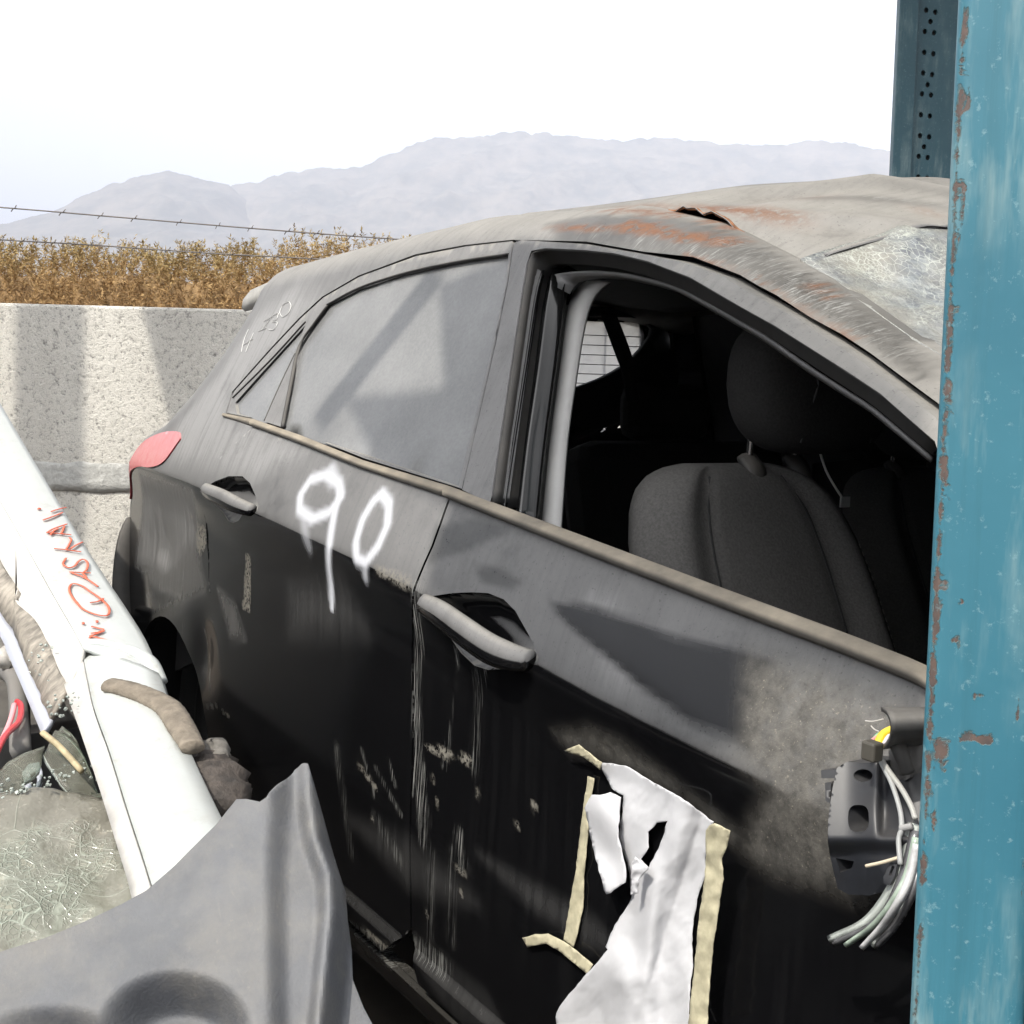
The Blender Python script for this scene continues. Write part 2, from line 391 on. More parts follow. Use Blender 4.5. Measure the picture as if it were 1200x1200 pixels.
# dust-free wedge on the front door and mud towards its front end
patch('clean', [(644, 709), (672, 707), (700, 712), (793, 746), (868, 762), (905, 772), (900, 830), (880, 880), (850, 860), (812, 849), (780, 826), (751, 806), (700, 762), (668, 735)], .012, .95)
patch('clean', [(556, 664), (585, 663), (612, 682), (600, 690), (566, 684)], .012, .55)
patch('clean', [(510, 618), (560, 606), (598, 622), (560, 640), (515, 655), (500, 664)], .012, .5)
patch('dust', [(205, 505), (262, 432), (300, 372), (345, 340), (372, 352), (310, 418), (266, 465), (262, 490), (300, 500), (360, 530), (300, 560), (230, 545), (200, 540)], .08, .45)
patch('mud', [(872, 765), (960, 786), (1085, 830), (1085, 1000), (1010, 1050), (935, 1025), (905, 1018), (873, 995), (905, 930), (868, 880)], .05, .95)
patch('mud', [(648, 858), (690, 852), (735, 872), (790, 915), (850, 962), (905, 1000), (880, 1008), (800, 935), (720, 895), (668, 878)], .03, .55)
patch('dust', [(690, 700), (720, 700), (735, 760), (745, 805), (715, 800), (700, 760)], .05, .45)
patch('scuff', [(438, 660), (450, 664), (482, 678), (484, 690), (470, 688), (442, 672)], .006, .8)
# vertical runs beside the door gap and scuffs low down
mark('scratch', [(489, 690), (487, 800), (489, 900), (497, 985)], .006, .020, .95)
mark('scratch', [(486, 760), (484, 930)], .001, .006, 1.); mark('scratch', [(494, 900), (500, 960)], .004, .016, .8)
for p_ in ([(440, 900), (470, 955)], [(534, 760), (520, 900)], [(568, 780), (552, 900)], [(424, 880), (440, 935)], [(455, 890), (463, 920)]): mark('scratch', p_, .001, .007, .75)
for p_ in ([(395, 880), (412, 1000)], [(505, 1000), (503, 1100)], [(530, 1000), (528, 1100)], [(440, 960), (470, 1010)], [(560, 790), (556, 900)]): mark('scratch', p_, .002, .02, .35)
patch('scuff', [(496, 874), (520, 876), (532, 884), (530, 889), (512, 886)], .004, .95); patch('scuff', [(536, 884), (548, 885), (555, 893), (550, 896), (540, 892)], .004, .95)
mark('scuff', [(420, 896), (440, 923)], .001, .005, .9); mark('scratch', [(538, 980), (543, 1015)], .004, .018, 1.); mark('scuff', [(532, 1012), (545, 1026)], .001, .004, .7)
for p_ in ((624, 944), (606, 968), (507, 913), (512, 940), (560, 930), (436, 960), (540, 1045), (500, 1072), (628, 945)): mark('scuff', [p_], .002, .007, .9)
MARKS.append(('clean', 'poly', [(1.1, .43), (3.1, .43), (3.1, .15), (1.1, .15)], 0, .03, .82)); patch('dust', [(478, 1096), (500, 1108), (530, 1130), (570, 1160), (590, 1200), (540, 1200), (500, 1150)], .02, .4); patch('scratch', [(478, 1094), (500, 1106), (530, 1128), (525, 1150), (490, 1125)], .015, .8)
patch('scratch', [(410, 1080), (440, 1098), (475, 1130), (470, 1140), (430, 1120)], .012, .9); mark('scuff', [(425, 1091), (470, 1122)], .001, .006, 1.)
patch('dust', [(560, 1000), (700, 1080), (720, 1110), (690, 1110), (620, 1060)], .03, .16); patch('dust', [(410, 960), (480, 985), (560, 1060), (480, 1040)], .05, .14)
# rear quarter and rear door
patch('dust', [(165, 560), (225, 580), (230, 640), (195, 680), (160, 660)], .08, .75); patch('dust', [(170, 650), (230, 640), (240, 690), (180, 720)], .07, .4)
patch('scuff', [(231, 613), (242, 617), (241, 640), (234, 652), (230, 636)], .004, .8)
patch('scuff', [(288, 650), (293, 652), (293, 716), (284, 714), (286, 690)], .004, .8); mark('scuff', [(224, 604)], .004, .009, .9)
mark('scratch', [(240, 740), (246, 790), (246, 812)], .001, .006, 1.); mark('scratch', [(172, 698), (196, 690), (218, 702), (214, 750)], .001, .008, .8)
mark('scuff', [(242, 827), (254, 828)], .001, .004, 1.); mark('scuff', [(260, 834), (268, 838)], .001, .005, 1.)
patch('dust', [(255, 690), (275, 710), (288, 750), (270, 745)], .04, .35); patch('dust', [(340, 690), (400, 680), (430, 740), (340, 740)], .09, .18)
# scraped, rusty roof rail
patch('rust', [(636, 268), (660, 264), (720, 266), (738, 258), (770, 262), (800, 272), (845, 277), (872, 282), (862, 289), (820, 285), (790, 282), (770, 276), (745, 274), (718, 270), (690, 271)], .012, 1.)
patch('rust', [(690, 246), (726, 243), (800, 249), (815, 256), (780, 254), (730, 249)], .008, .8); mark('rust', [(872, 262), (905, 272)], .006, .016, 1.)
mark('rust', [(800, 298), (867, 319), (910, 343), (950, 369), (1000, 398)], .001, .006, .75)
mark('rust', [(952, 333), (960, 339)], .004, .012, .9); mark('rust', [(971, 346)], .004, .010, .8)
for p0, p1 in [((650, 262), (1000, 345)), ((700, 268), (900, 300)), ((880, 290), (1060, 400))]:
    for k_ in range(13):
        t_ = k_/12+random.uniform(-.03, .03); x_ = p0[0]+(p1[0]-p0[0])*t_; y_ = p0[1]+(p1[1]-p0[1])*t_
        try: mark('scratch', [(x_, y_), (x_-random.uniform(2, 6), y_+random.uniform(12, 26))], .002, .012, random.uniform(.5, 1.))
        except ValueError: pass
patch('scratch', [(860, 275), (930, 303), (1000, 352), (1060, 400), (1085, 425), (1010, 400), (940, 350), (880, 312), (820, 290)], .02, .55)

# ---- shell of the car
def side_extra(P): return {}
shell = panel('body_side', side_outer, [body_hole, arch, farch, tear], .008, PAINT, car, extra=None, flange=.02)
panel('body_side', [(np.interp(z, XCZ, XC)+.004+wrap(z, .15), z) for z in zs]+side_outer[40:], [arch, farch], .04, PAINT, car, side=1, marks=False)
# front door skin with its handle opening
hnd_f = [(496, 701), (510, 698), (530, 695), (552, 694), (572, 695), (590, 702), (604, 716), (614, 734), (624, 752), (631, 770), (629, 779), (618, 780), (604, 778), (590, 784), (572, 785), (556, 780), (540, 765), (528, 748), (512, 733), (500, 716)]
hnd_r = [(241, 571), (252, 564), (268, 558), (284, 558), (293, 566), (299, 580), (303, 592), (301, 600), (292, 602), (284, 603), (280, 610), (274, 613), (267, 610), (261, 600), (252, 592), (244, 581)]
hx_f = PX(*hnd_f); hx_r = PX(*hnd_r)
front_door = panel('front_door', gapx[::-1][::-1]+[(2.02, BOT), (2.93, BOT), (3.03, .5), (3.035, .8), (2.97, .90)]+bb[4:][::-1][:-1], [hx_f], .0075, PAINT, car)
gx2 = [(x-.0055, z) for x, z in gapx]
rear_door = panel('rear_door', gx2+[(1.90, BOT), (1.21, BOT)]+REAR_EDGE[::-1][:-1]+bb[1:5][:-1], [hx_r], .0075, PAINT, car)
# dark inner door shells behind the skins and inner cheeks that close the body
for nm_, o_ in (('front_door_inner', [(1.99, .99), (2.0, .33), (2.92, .33), (3.01, .5), (3.01, .8), (2.95, .90), (2.6, .945), (2.3, .97)]), ('rear_door_inner', [(1.95, 1.0), (1.93, .33), (1.24, .33), (1.10, .60), (1.02, .80), (1.05, 1.06), (1.5, 1.03)])):
    panel(nm_, o_, [], .05, DARKIN, car, off=-.045, marks=False, flange=.03)
panel('sill_panel', [(.95, .20), (3.05, .20), (3.02, .298), (1.16, .298)], [], .03, PAINT, car, off=-.012)
# belt trims
def strip(name, top, bot, off, th, mat, parent, n=40, crown=.006):
    t = resample(S3(top), n); b = resample(S3(bot), n); o = np.array((0, -off, 0)); c = np.array((0, -off-crown, 0))
    return loft(name, [t, t+o, t*.72+b*.28+c, t*.3+b*.7+c, b+o, b+np.array((0, .004, 0))], mat, parent, n, None)
strip('belt_trim', bt[1:5], bb[1:5], .003, 0, TRIM, rear_door)
strip('belt_trim', bt[0:2], bb[0:2], .001, 0, TRIM, shell, 14, .004)
strip('belt_trim', bt[4:]+[(2.95, .915)], bb[4:]+[(2.955, .897)], .006, 0, TRIM, front_door, 50, .008)

# ---- door handles: a bowl behind the opening and a strap across it
def handle(loop, strap, wid, door, depth):
    P, T = fill2d(loop, [], .006); c = P.mean(0); d = seg_dist(P, list(map(tuple, loop))+[loop[0]])
    V = S3(P); V[:, 1] += .002+depth*(1-np.exp(-d/.012))
    fl = np.cross(V[T[:, 1]]-V[T[:, 0]], V[T[:, 2]]-V[T[:, 0]])[:, 1] > 0; T[fl] = T[fl][:, ::-1]
    h = mk('door_handle', *grip(strap, wid), PAINT, door)
    solidify(mk('handle_bowl', V, T, PAINT, h), .002)
def grip(strap, wid):
    c = spline(S3([xz(*p) for p in strap]), 26); V = []; F = []; m = len(c); s = 10
    for i in range(m):
        t = i/(m-1); out = .020*math.sin(math.pi*min(max(t, .02), .98))**.6+.004; w = wid*(.35+.65*math.sin(math.pi*(.12+.76*t))**.7)
        for j in range(s):
            a = 2*math.pi*j/s; V.append(c[i]+np.array((0, -out+.009*math.cos(a)+.004*math.sin(a), w*math.sin(a))))
    for i in range(m-1):
        for j in range(s): F.append((i*s+j, (i+1)*s+j, (i+1)*s+(j+1) % s, i*s+(j+1) % s))
    return V, F+[tuple(range(s)), tuple((m-1)*s+j for j in range(s))[::-1]]
handle(hx_f, [(501, 706), (530, 718), (560, 737), (590, 757), (612, 768), (627, 774)], .0195, front_door, .032)
handle(hx_r, [(244, 572), (258, 577), (274, 583), (288, 591), (300, 598)], .0165, rear_door, .028)

# ---- rear door window, quarter light, frames
GL = [(383, 358), (420, 339), (470, 322.5), (520, 311), (560, 304), (594, 299.5), (589, 340), (575, 405), (560, 470), (535, 571), (430, 535), (330, 503), (334, 470), (340, 450), (350, 406), (366, 381)]
QT = [(274, 472), (316, 425), (356, 381), (344, 412), (326, 452), (308, 494), (276, 485)]
# frame = all of the window band between L0 and the belt, less the two panes
band = PX(*L0[:8])+PX((601, 284), (594, 330), (580, 400), (564, 470), (548, 540), (540, 574), (528, 570), (425, 539), (350, 509), (297, 491), (263, 484))
def shrink(poly, d):
    q = np.asarray(poly); c = q.mean(0); return [tuple(c+(p-c)*(1-d/np.linalg.norm(p-c))) for p in q]
wf = panel('rear_window_frame', shrink(band, .003), [PX(*GL), PX(*QT)], .014, FRAMEM, rear_door, off=-.003, flange=.02)
GLASS, nt, nodes, links, b = newmat('dusty_tinted_glass')
dg = ramp(nt, noise_n(nt, 7, 5, .55), [(.3, .55), (.7, .78)]); dg2 = ramp(nt, noise_n(nt, 160, 4, .7), [(.3, .8), (.7, 1.)]); dd = math_n(nt, 'MULTIPLY', dg, dg2)
links.new(mix_c(nt, dd, (.012, .014, .016), (.27, .27, .265)), b.inputs['Base Color'])
b.inputs['Roughness'].default_value = .22; b.inputs['Specular IOR Level'].default_value = .35
panel('window_pane', shrink(PX(*GL), -.006), [], .05, GLASS, rear_door, off=-.009, flange=.004, marks=False)
panel('quarter_pane', shrink(PX(*QT), -.006), [], .05, GLASS, rear_door, off=-.009, flange=.004, marks=False)
def seal_line(name, pts, r, mat, parent, off=.0, n=40, flat=.6):
    P = [hit(x, y)+np.array((0, -off, 0)) for x, y in pts]; return tube(name, P, r, mat, parent, 6, n, flat)
seal_line('window_seal', [(383, 357), (420, 337.5), (470, 321), (520, 309.5), (560, 302.5), (594, 298)], .0042, RUBBER, wf, -.002)
seal_line('window_seal', [(330, 501), (340, 450), (350, 406), (366, 381), (383, 358)], .0045, RUBBER, wf, -.002)
seal_line('window_seal', [(272, 466), (316, 422), (357, 377)], .003, RUBBER, wf, -.002)
seal_line('window_seal', [(308, 493), (326, 452), (344, 414)], .0022, RUBBER, wf, -.003)
seal_line('gap_seal', [(264, 470), (310, 418), (350, 375), (376, 349), (420, 324), (487, 299), (545, 288), (599, 282)], .0022, RUBBER, shell, -.006, 60)

# ---- front door window frame (its pane is gone)
FI = [(576, 590), (586, 520), (598, 440), (610, 360), (618, 310), (624, 294), (640, 291), (685, 293), (722, 297), (760, 306), (810, 325), (853, 350), (910, 382), (967, 418), (1033, 461), (1097, 517)]
FO = PX((543, 574), (551, 540), (567, 470), (583, 400), (597, 330), (604, 285), (612, 281.5), (687, 286), (755, 298), (797, 306), (850, 325), (900, 354), (933, 372), (1000, 416), (1050, 454), (1097, 488))+[(2.83, 1.10), (2.92, 1.05), (2.96, .92)]
frame_poly = FO+[(2.90, .925)]+[(2.86, 1.04)]+PX(*FI)[::-1]
ff = panel('front_window_frame', frame_poly, [], .011, FRAMEM, front_door, off=.002, flange=.03)
def rail3(pts, off): return [hit(x, y, off) for x, y in pts]
# rubber run inside the frame, then the aperture flange of the body
inner1 = rail3(FI, .0); FI2 = [(592, 596), (601, 520), (612, 440), (622, 362), (632, 322), (641, 309), (655, 306), (690, 308), (722, 312), (760, 321), (806, 339), (848, 362), (903, 392), (960, 430), (1026, 473), (1095, 531)]
inner2 = rail3(FI2, -.03)
loft('frame_seal', [inner1, [p+np.array((0, .012, 0)) for p in inner1], inner2, [p+np.array((0, .03, 0)) for p in inner2]], RUBBER, front_door, 70, .003)
FI3 = [(640, 330), (650, 321), (672, 318), (700, 317), (735, 320), (770, 328), (800, 338), (845, 362), (900, 394), (957, 434), (1024, 477), (1094, 536)]
FI4 = [(668, 345), (676, 331), (690, 326), (706, 324), (738, 326), (770, 333), (797, 340.5), (842, 366), (897, 398), (954, 438), (1022, 481), (1093, 540)]
loft('aperture_flange', [rail3(FI3, -.05), rail3(FI4, -.075)], simple('grey_flange_paint', (.20, .20, .20), .5, dust=.3), shell, 60, .003)
# B-pillar of the body, seen through the empty window: gloss black folds and a grey plastic cover
def col_line(p, off): return [hit(x, y, off) for x, y in p]
bp_l = [[(588, 600), (600, 520), (614, 430), (626, 350), (634, 318)], [(598, 606), (609, 520), (622, 430), (634, 350), (642, 314)], [(607, 608), (617, 520), (630, 430), (640, 350), (648, 312)], [(611, 609), (621, 520), (634, 430), (644, 350), (652, 311)], [(618, 612), (629, 520), (642, 430), (655, 350), (664, 312)], [(624, 613), (634, 520), (647, 430), (658, 350), (668, 314)], [(633, 616), (643, 520), (655, 430), (666, 350), (676, 318)]]
offs = [-.02, -.055, -.052, -.049, -.070, -.066, -.095]
loft('pillar_fold', [spline(col_line(l, o), 30) for l, o in zip(bp_l, offs)], GLOSS, shell, 30, .004)
tr_l = [[(636, 620), (645, 520), (656, 440), (664, 380), (674, 345), (690, 331)], [(648, 625), (656, 520), (667, 440), (676, 380), (687, 346), (704, 330)], [(658, 628), (666, 520), (677, 440), (687, 380), (699, 347), (716, 331)]]
loft('pillar_cover', [spline(col_line(l, o), 30) for l, o in zip(tr_l, [-.098, -.0975, -.1035])], GREYTRIM, shell, 30, .005)
# ---- tail light, rear bumper end, spoiler
TAILM, nt, nodes, links, b = newmat('dusty_red_lens'); g_ = N(nt, 'ShaderNodeNewGeometry'); s_ = N(nt, 'ShaderNodeSeparateXYZ'); links.new(g_.outputs['Normal'], s_.inputs[0])
tf = math_n(nt, 'MULTIPLY', ramp(nt, s_.outputs['Z'], [(.0, .15), (.5, .8)]), ramp(nt, noise_n(nt, 40, 5, .7), [(.2, .5), (.7, 1.)]))
links.new(mix_c(nt, tf, (.45, .05, .06), (.52, .27, .27)), b.inputs['Base Color']); b.inputs['Roughness'].default_value = .25
tl = [(.72, 1.045), (.68, 1.060), (.56, 1.055), (.44, 1.035), (.33, 1.0), (.27, .965), (.245, .92), (.235, .87), (.26, .87), (.29, .92), (.36, .95), (.46, .965), (.56, .970), (.66, .99)]
tl = [tuple(p) for p in spline(np.array(tl+[tl[0]]), 60)[:-1]]
lens = panel('tail_light', tl, [], .012, TAILM, car, off=.004, flange=.02, marks=False)
panel('tail_light', tl, [], .03, TAILM, car, off=.004, side=1, flange=.02, marks=False)
# rear hatch face, glass in it, bumper
BUMPM = simple('dark_bumper_plastic', (.02, .02, .022), .55, dust=.5, var=.3)
def rear_x(z): return float(np.interp(z, XCZ, XC))+.004
zz = np.linspace(.97, 1.40, 12); yy = np.linspace(-.56, .56, 16)
def hatch_pt(y, z):
    return np.array((rear_x(z)-.02+.10*(y/.6)**2, y*(1 if z < 1.0 else 1-.18*(z-1.0)/.4), z))
def hatch_faces(y0, y1, z0, z1, ny, nz):
    V = [hatch_pt(y, z) for z in np.linspace(z0, z1, nz) for y in np.linspace(y0, y1, ny)]
    return V, [(j*ny+i, (j+1)*ny+i, (j+1)*ny+i+1, j*ny+i+1) for j in range(nz-1) for i in range(ny-1)]
hatch = empty
V, F = [], []
for (a, b, c_, d) in ((-.66, .66, .55, 1.06), (-.66, -.52, 1.06, 1.42), (.665, .70, 1.06, 1.42), (-.52, .665, 1.385, 1.42)):
    v, f = hatch_faces(a, b, c_, d, 14, 8); F += [tuple(i+len(V) for i in q) for q in f]; V += v
tailgate = solidify(mk('tailgate', V, F, PAINT, car), .02, 1)
RGL, nt, nodes, links, b = newmat('dusty_rear_glass'); out = nodes['Material Output']
tr = N(nt, 'ShaderNodeBsdfTransparent'); tr.inputs[0].default_value = (.80, .83, .87, 1); tl_ = N(nt, 'ShaderNodeBsdfTranslucent'); tl_.inputs[0].default_value = (.55, .55, .56, 1)
b.inputs['Base Color'].default_value = (.3, .29, .27, 1); b.inputs['Roughness'].default_value = .3
m1 = N(nt, 'ShaderNodeMixShader'); m2 = N(nt, 'ShaderNodeMixShader'); m1.inputs[0].default_value = .62; m2.inputs[0].default_value = .12
links.new(tr.outputs[0], m1.inputs[1]); links.new(tl_.outputs[0], m1.inputs[2]); links.new(m1.outputs[0], m2.inputs[1]); links.new(b.outputs[0], m2.inputs[2]); links.new(m2.outputs[0], out.inputs[0])
V, F = hatch_faces(-.53, .675, 1.05, 1.39, 14, 10)
rg = mk('rear_window', V, F, RGL, tailgate)
for k in range(9):
    z = 1.12+.028*k; tube('defroster_line', [hatch_pt(y, z)+np.array((.004, 0, 0)) for y in (-.5, -.2, .1, .4, .66)], .0013, RUBBER, rg, 4, 16)
V = []; F = []
prof_b = [(-.02, .58), (-.07, .55), (-.11, .46), (-.10, .34), (-.05, .24), (.05, .22)]
n_ = 25
for (dx, z) in prof_b:
    for i in range(n_):
        y = -.90+1.8*i/(n_-1); V.append((dx-.02+.42*(abs(y)/.9)**5, y, z))
for j in range(len(prof_b)-1):
    for i in range(n_-1): F.append((j*n_+i, j*n_+i+1, (j+1)*n_+i+1, (j+1)*n_+i))
solidify(mk('rear_bumper', V, F, BUMPM, car), .02, 1)
# loose end of the bumper standing out behind the quarter panel
be = [at(151, 606, 3.28), at(143, 622, 3.26), at(137, 650, 3.24), at(134, 690, 3.22), at(136, 730, 3.2)]
be2 = [p+RC_[0]*.06+RC_[2]*.06 for p in be]
solidify(loft('bumper_end', [spline(be, 14), spline([(a+b_)/2+RC_[0]*-.004 for a, b_ in zip(be, be2)], 14), spline(be2, 14)], BUMPM, car, 14, None), .012)
# roof spoiler
V = []; F = []
spp = [(.60, 1.452), (.50, 1.455), (.40, 1.445), (.345, 1.425), (.335, 1.405), (.36, 1.395), (.46, 1.40)]
n_ = 22
for (x, z) in spp:
    for i in range(n_):
        t = -1+2*i/(n_-1); y = .66*t; e = abs(t)**4; V.append((x+.14+.12*e, y, z+.02*(1-t*t)-.045*e))
for j in range(len(spp)):
    for i in range(n_-1): F.append((j*n_+i, j*n_+i+1, ((j+1) % len(spp))*n_+i+1, ((j+1) % len(spp))*n_+i))
F += [tuple(j*n_ for j in range(len(spp))), tuple(j*n_+n_-1 for j in range(len(spp)))[::-1]]
mk('roof_spoiler', V, F, simple('dusty_spoiler_paint', (.30, .29, .27), .7, var=.15), car)

# ---- roof: buckled sheet, torn open beside the rail
CRWX = [.5, 1.0, 1.6, 2.0, 2.2, 2.42]; CRW = [.03, .035, .045, .075, .112, .105]
def roof_z(X, y):
    zt = np.interp(X, ZTX, ZT); yt = W(X, zt-.0004); r = np.clip(np.abs(y)/yt, 0, 1)
    z = zt+np.interp(X, CRWX, CRW)*(1-r**2.3)
    e = (1-r)*np.clip((X-1.3)/.6, 0, 1)
    for a, cx, cy, sx, sy, rot in ((-.020, 2.16, -.36, .10, .05, .9), (.012, 2.25, -.20, .22, .035, .75), (-.014, 2.05, -.05, .25, .05, .7), (.010, 2.33, -.42, .16, .025, .6), (-.010, 2.30, -.1, .2, .04, .8), (.012, 1.9, .2, .25, .06, .5)):
        u = (X-cx)*math.cos(rot)-(y-cy)*math.sin(rot)*-1; v = -(X-cx)*math.sin(rot)+(y-cy)*math.cos(rot)
        z = z+a*np.exp(-(u/sx)**2-(v/sy)**2)*np.clip(e*6, 0, 1)
    return z
def roof_front(y): return 2.385+.05*(1-(y/.55)**2)
nx, ny = 190, 110; V = []; F = []; E = []
for i in range(nx):
    for j in range(ny):
        t = -1+2*j/(ny-1); s_ = i/(nx-1); yc = t*.55; X = .50+(roof_front(yc)-.50)*s_
        zt = float(np.interp(X, ZTX, ZT)); yt = float(W(X, zt-.0004)); y = t*(yt+.003)
        ed = max(0, (abs(t)-.93)/.07); lf = math.exp(-((X-2.145)/.07)**4)*(.72+.5*mnoise.noise(Vector((X*38, 2., 7.)))+.25*mnoise.noise(Vector((X*110, 2., 7.))))*(y < 0)*ed; V.append((X, y, float(roof_z(X, y))+.0006-.006*ed*(1-lf)+.0165*lf))
for i in range(nx-1):
    for j in range(ny-1): F.append((i*ny+j, (i+1)*ny+j, (i+1)*ny+j+1, i*ny+j+1))
Va = np.array(V)
def blob(cx, cy, sx, sy, rot=0.):
    dx, dy = Va[:, 0]-cx, Va[:, 1]-cy; u = dx*math.cos(rot)+dy*math.sin(rot); v = -dx*math.sin(rot)+dy*math.cos(rot); return np.exp(-(u/sx)**2-(v/sy)**2)
rust_a = np.clip(1.1*blob(2.15, -.485, .08, .018)+.6*blob(2.25, -.47, .05, .02)+.7*blob(1.95, -.50, .10, .012)+.45*blob(2.18, -.38, .05, .03, .6)+.3*blob(2.36, -.3, .03, .02), 0, 1)
clean_a = .7*np.clip(.55*blob(2.02, -.28, .30, .06, .75)+.5*blob(2.27, -.33, .22, .018, .75)+.45*blob(1.9, -.1, .4, .05, .6)+.4*blob(2.3, -.2, .2, .02, .7), 0, .8)
scr_a = np.clip(.5*blob(2.28, -.3, .2, .02, .7)+.4*blob(2.15, -.42, .12, .015, .7), 0, 1)
ROOFP = car_paint('roof_paint', amount=1.0)
roof = solidify(mk('roof_skin', V, F, ROOFP, car, True, {'rust': rust_a, 'scratch': scr_a, 'clean': clean_a}), .0015)
tube('roof_header', [(roof_front(y)-.005, y, float(roof_z(roof_front(y)-.01, y))-.004) for y in np.linspace(-.52, .52, 12)], .004, PAINT, car, 6, 50)
# folded edge and dark gap along the torn joint
te = [(X, float(-W(X, np.interp(X, ZTX, ZT)-.0004)), float(roof_z(X, -W(X, np.interp(X, ZTX, ZT)-.0004)))+.0006+.0165*math.exp(-((X-2.145)/.07)**4)*(.72+.5*mnoise.noise(Vector((X*38, 2., 7.)))+.25*mnoise.noise(Vector((X*110, 2., 7.))))-.0035) for X in np.linspace(2.04, 2.25, 40)]
tube('torn_edge', te, .0022, simple('rusty_steel', (.20, .085, .035), .85, var=.5, scale=120), roof, 5, 40, rough=.5)
V = []
for i in range(20):
    for j in range(14):
        t = -1+2*j/13; X = .62+1.72*i/19; zt = float(np.interp(X, ZTX, ZT)); yt = float(W(X, zt-.03))-.05; V.append((X, t*yt, zt-.045+.03*(1-t*t)))
F = [(i*14+j, (i+1)*14+j, (i+1)*14+j+1, i*14+j+1) for i in range(19) for j in range(13)]
solidify(mk('headliner', V, F, HEADL, car), .01)

# ---- smashed windscreen
WS, nt, nodes, links, b = newmat('shattered_windscreen_glass'); out = nodes['Material Output']
tc = N(nt, 'ShaderNodeTexCoord'); mp = N(nt, 'ShaderNodeMapping'); mp.inputs['Scale'].default_value = (.75, 1.9, 1.2); mp.inputs['Rotation'].default_value = (0, 0, .5); links.new(tc.outputs['Object'], mp.inputs[0])
def vor(scale, w):
    v = N(nt, 'ShaderNodeTexVoronoi', feature='DISTANCE_TO_EDGE'); v.inputs['Scale'].default_value = scale; links.new(mp.outputs[0], v.inputs['Vector']); return ramp(nt, v.outputs['Distance'], [(0., 1.), (w, 0.)])
ck = math_n(nt, 'MAXIMUM', math_n(nt, 'MULTIPLY', vor(85, .06), ramp(nt, noise_n(nt, 9, 4), [(.42, .1), (.6, 1.)])), math_n(nt, 'MULTIPLY', vor(150, .09), ramp(nt, noise_n(nt, 13, 4), [(.45, 0.), (.6, .9)])), True)
vc = N(nt, 'ShaderNodeTexVoronoi'); vc.inputs['Scale'].default_value = 70; links.new(mp.outputs[0], vc.inputs['Vector']); sx = N(nt, 'ShaderNodeSeparateColor'); links.new(vc.outputs['Color'], sx.inputs[0])
dusty = ramp(nt, noise_n(nt, 8, 5, .6), [(.35, .25), (.6, .95)])
basec = mix_c(nt, dusty, mix_c(nt, sx.outputs[0], (.05, .07, .11), (.20, .23, .25)), (.235, .225, .195))
links.new(mix_c(nt, ck, basec, (.44, .46, .41)), b.inputs['Base Color']); b.inputs['Roughness'].default_value = .28
bump(nt, b, math_n(nt, 'ADD', sx.outputs[1], math_n(nt, 'MULTIPLY', noise_n(nt, 25, 4), 1.5)), .006)
V = []; F = []; nu, nv = 70, 80
for i in range(nu):
    s_ = i/(nu-1)
    for j in range(nv):
        t = -1+2*j/(nv-1)
        yh = t*.535; top = np.array((roof_front(yh)-.014, yh, float(roof_z(roof_front(yh)-.014, yh))-.004))
        Xb = 3.06; zb = 1.0; yb = t*.66; low = np.array((Xb+.16*(1-t*t), yb, zb-.0+.02*(1-t*t)))
        # follow the pillar along the sides
        X = top[0]+(low[0]-top[0])*s_; p = top+(low-top)*s_
        ye = float(W(X, np.interp(X, ZTX, ZT)-.0004)); ze = float(np.interp(X, ZTX, ZT))
        p[1] = t*(ye+.002); k = 1-t*t
        p[2] = ze+(p[2]-ze)*(1-(1-min(1, k*2.2))*min(1, s_*5)) - .05*k*math.sin(math.pi*min(1, s_*1.4))**2
        p[2] += .024*mnoise.noise(Vector((X*9, p[1]*11, 0)))*min(1, k*4)*min(1, s_*12)+.011*mnoise.noise(Vector((X*30, p[1]*34, 5)))*min(1, k*5)*min(1, s_*14)
        V.append(p)
for i in range(nu-1):
    for j in range(nv-1): F.append((i*nv+j, (i+1)*nv+j, (i+1)*nv+j+1, i*nv+j+1))
solidify(mk('windscreen', V, F, WS, car), .005)
# bonnet, front face and floor (mostly hidden by the steel post)
V = []; F = []
for i in range(24):
    X = 3.06+1.1*i/23
    for j in range(18):
        t = -1+2*j/17; zt = float(np.interp(X, ZTX, ZT)); yt = float(W(X, zt-.0004)); V.append((X, t*(yt+.002), zt+.03*(1-t*t)+.02*mnoise.noise(Vector((X*4, t*3, 2)))*(1-t*t)))
F = [(i*18+j, (i+1)*18+j, (i+1)*18+j+1, i*18+j+1) for i in range(23) for j in range(17)]
solidify(mk('bonnet', V, F, PAINT, car), .004)
V = []; F = []
for i, (dx, z) in enumerate([(-.02, .80), (.06, .70), (.09, .5), (.06, .3), (-.05, .22)]):
    for j in range(18):
        t = -1+2*j/17; V.append((4.14+dx-.22*abs(t)**3, t*.82, z))
F = [(i*18+j, (i+1)*18+j, (i+1)*18+j+1, i*18+j+1) for i in range(4) for j in range(17)]
solidify(mk('front_bumper', V, F, BUMPM, car), .02)
box('floor_pan', (2.05, 0, .27), (3.3, 1.50, .03), DARKIN, car)
box('dashboard', (2.88, 0, .80), (.30, 1.30, .30), DARKIN, car, None, .05)
box('boot_floor', (.60, 0, .62), (.7, 1.2, .03), DARKIN, car)
panel('rear_side_trim', [(.50, .45), (1.0, .62), (1.10, 1.0), (1.30, 1.03), (1.05, 1.28), (1.0, 1.40), (.70, 1.40), (.62, 1.1)], [], .05, DARKIN, car, off=-.07, marks=False)
panel('rear_side_trim', [(.50, .45), (1.0, .62), (1.10, 1.0), (1.30, 1.03), (1.05, 1.28), (1.0, 1.40), (.80, 1.40), (.72, 1.1)], [], .05, DARKIN, car, off=-.07, side=1, marks=False)
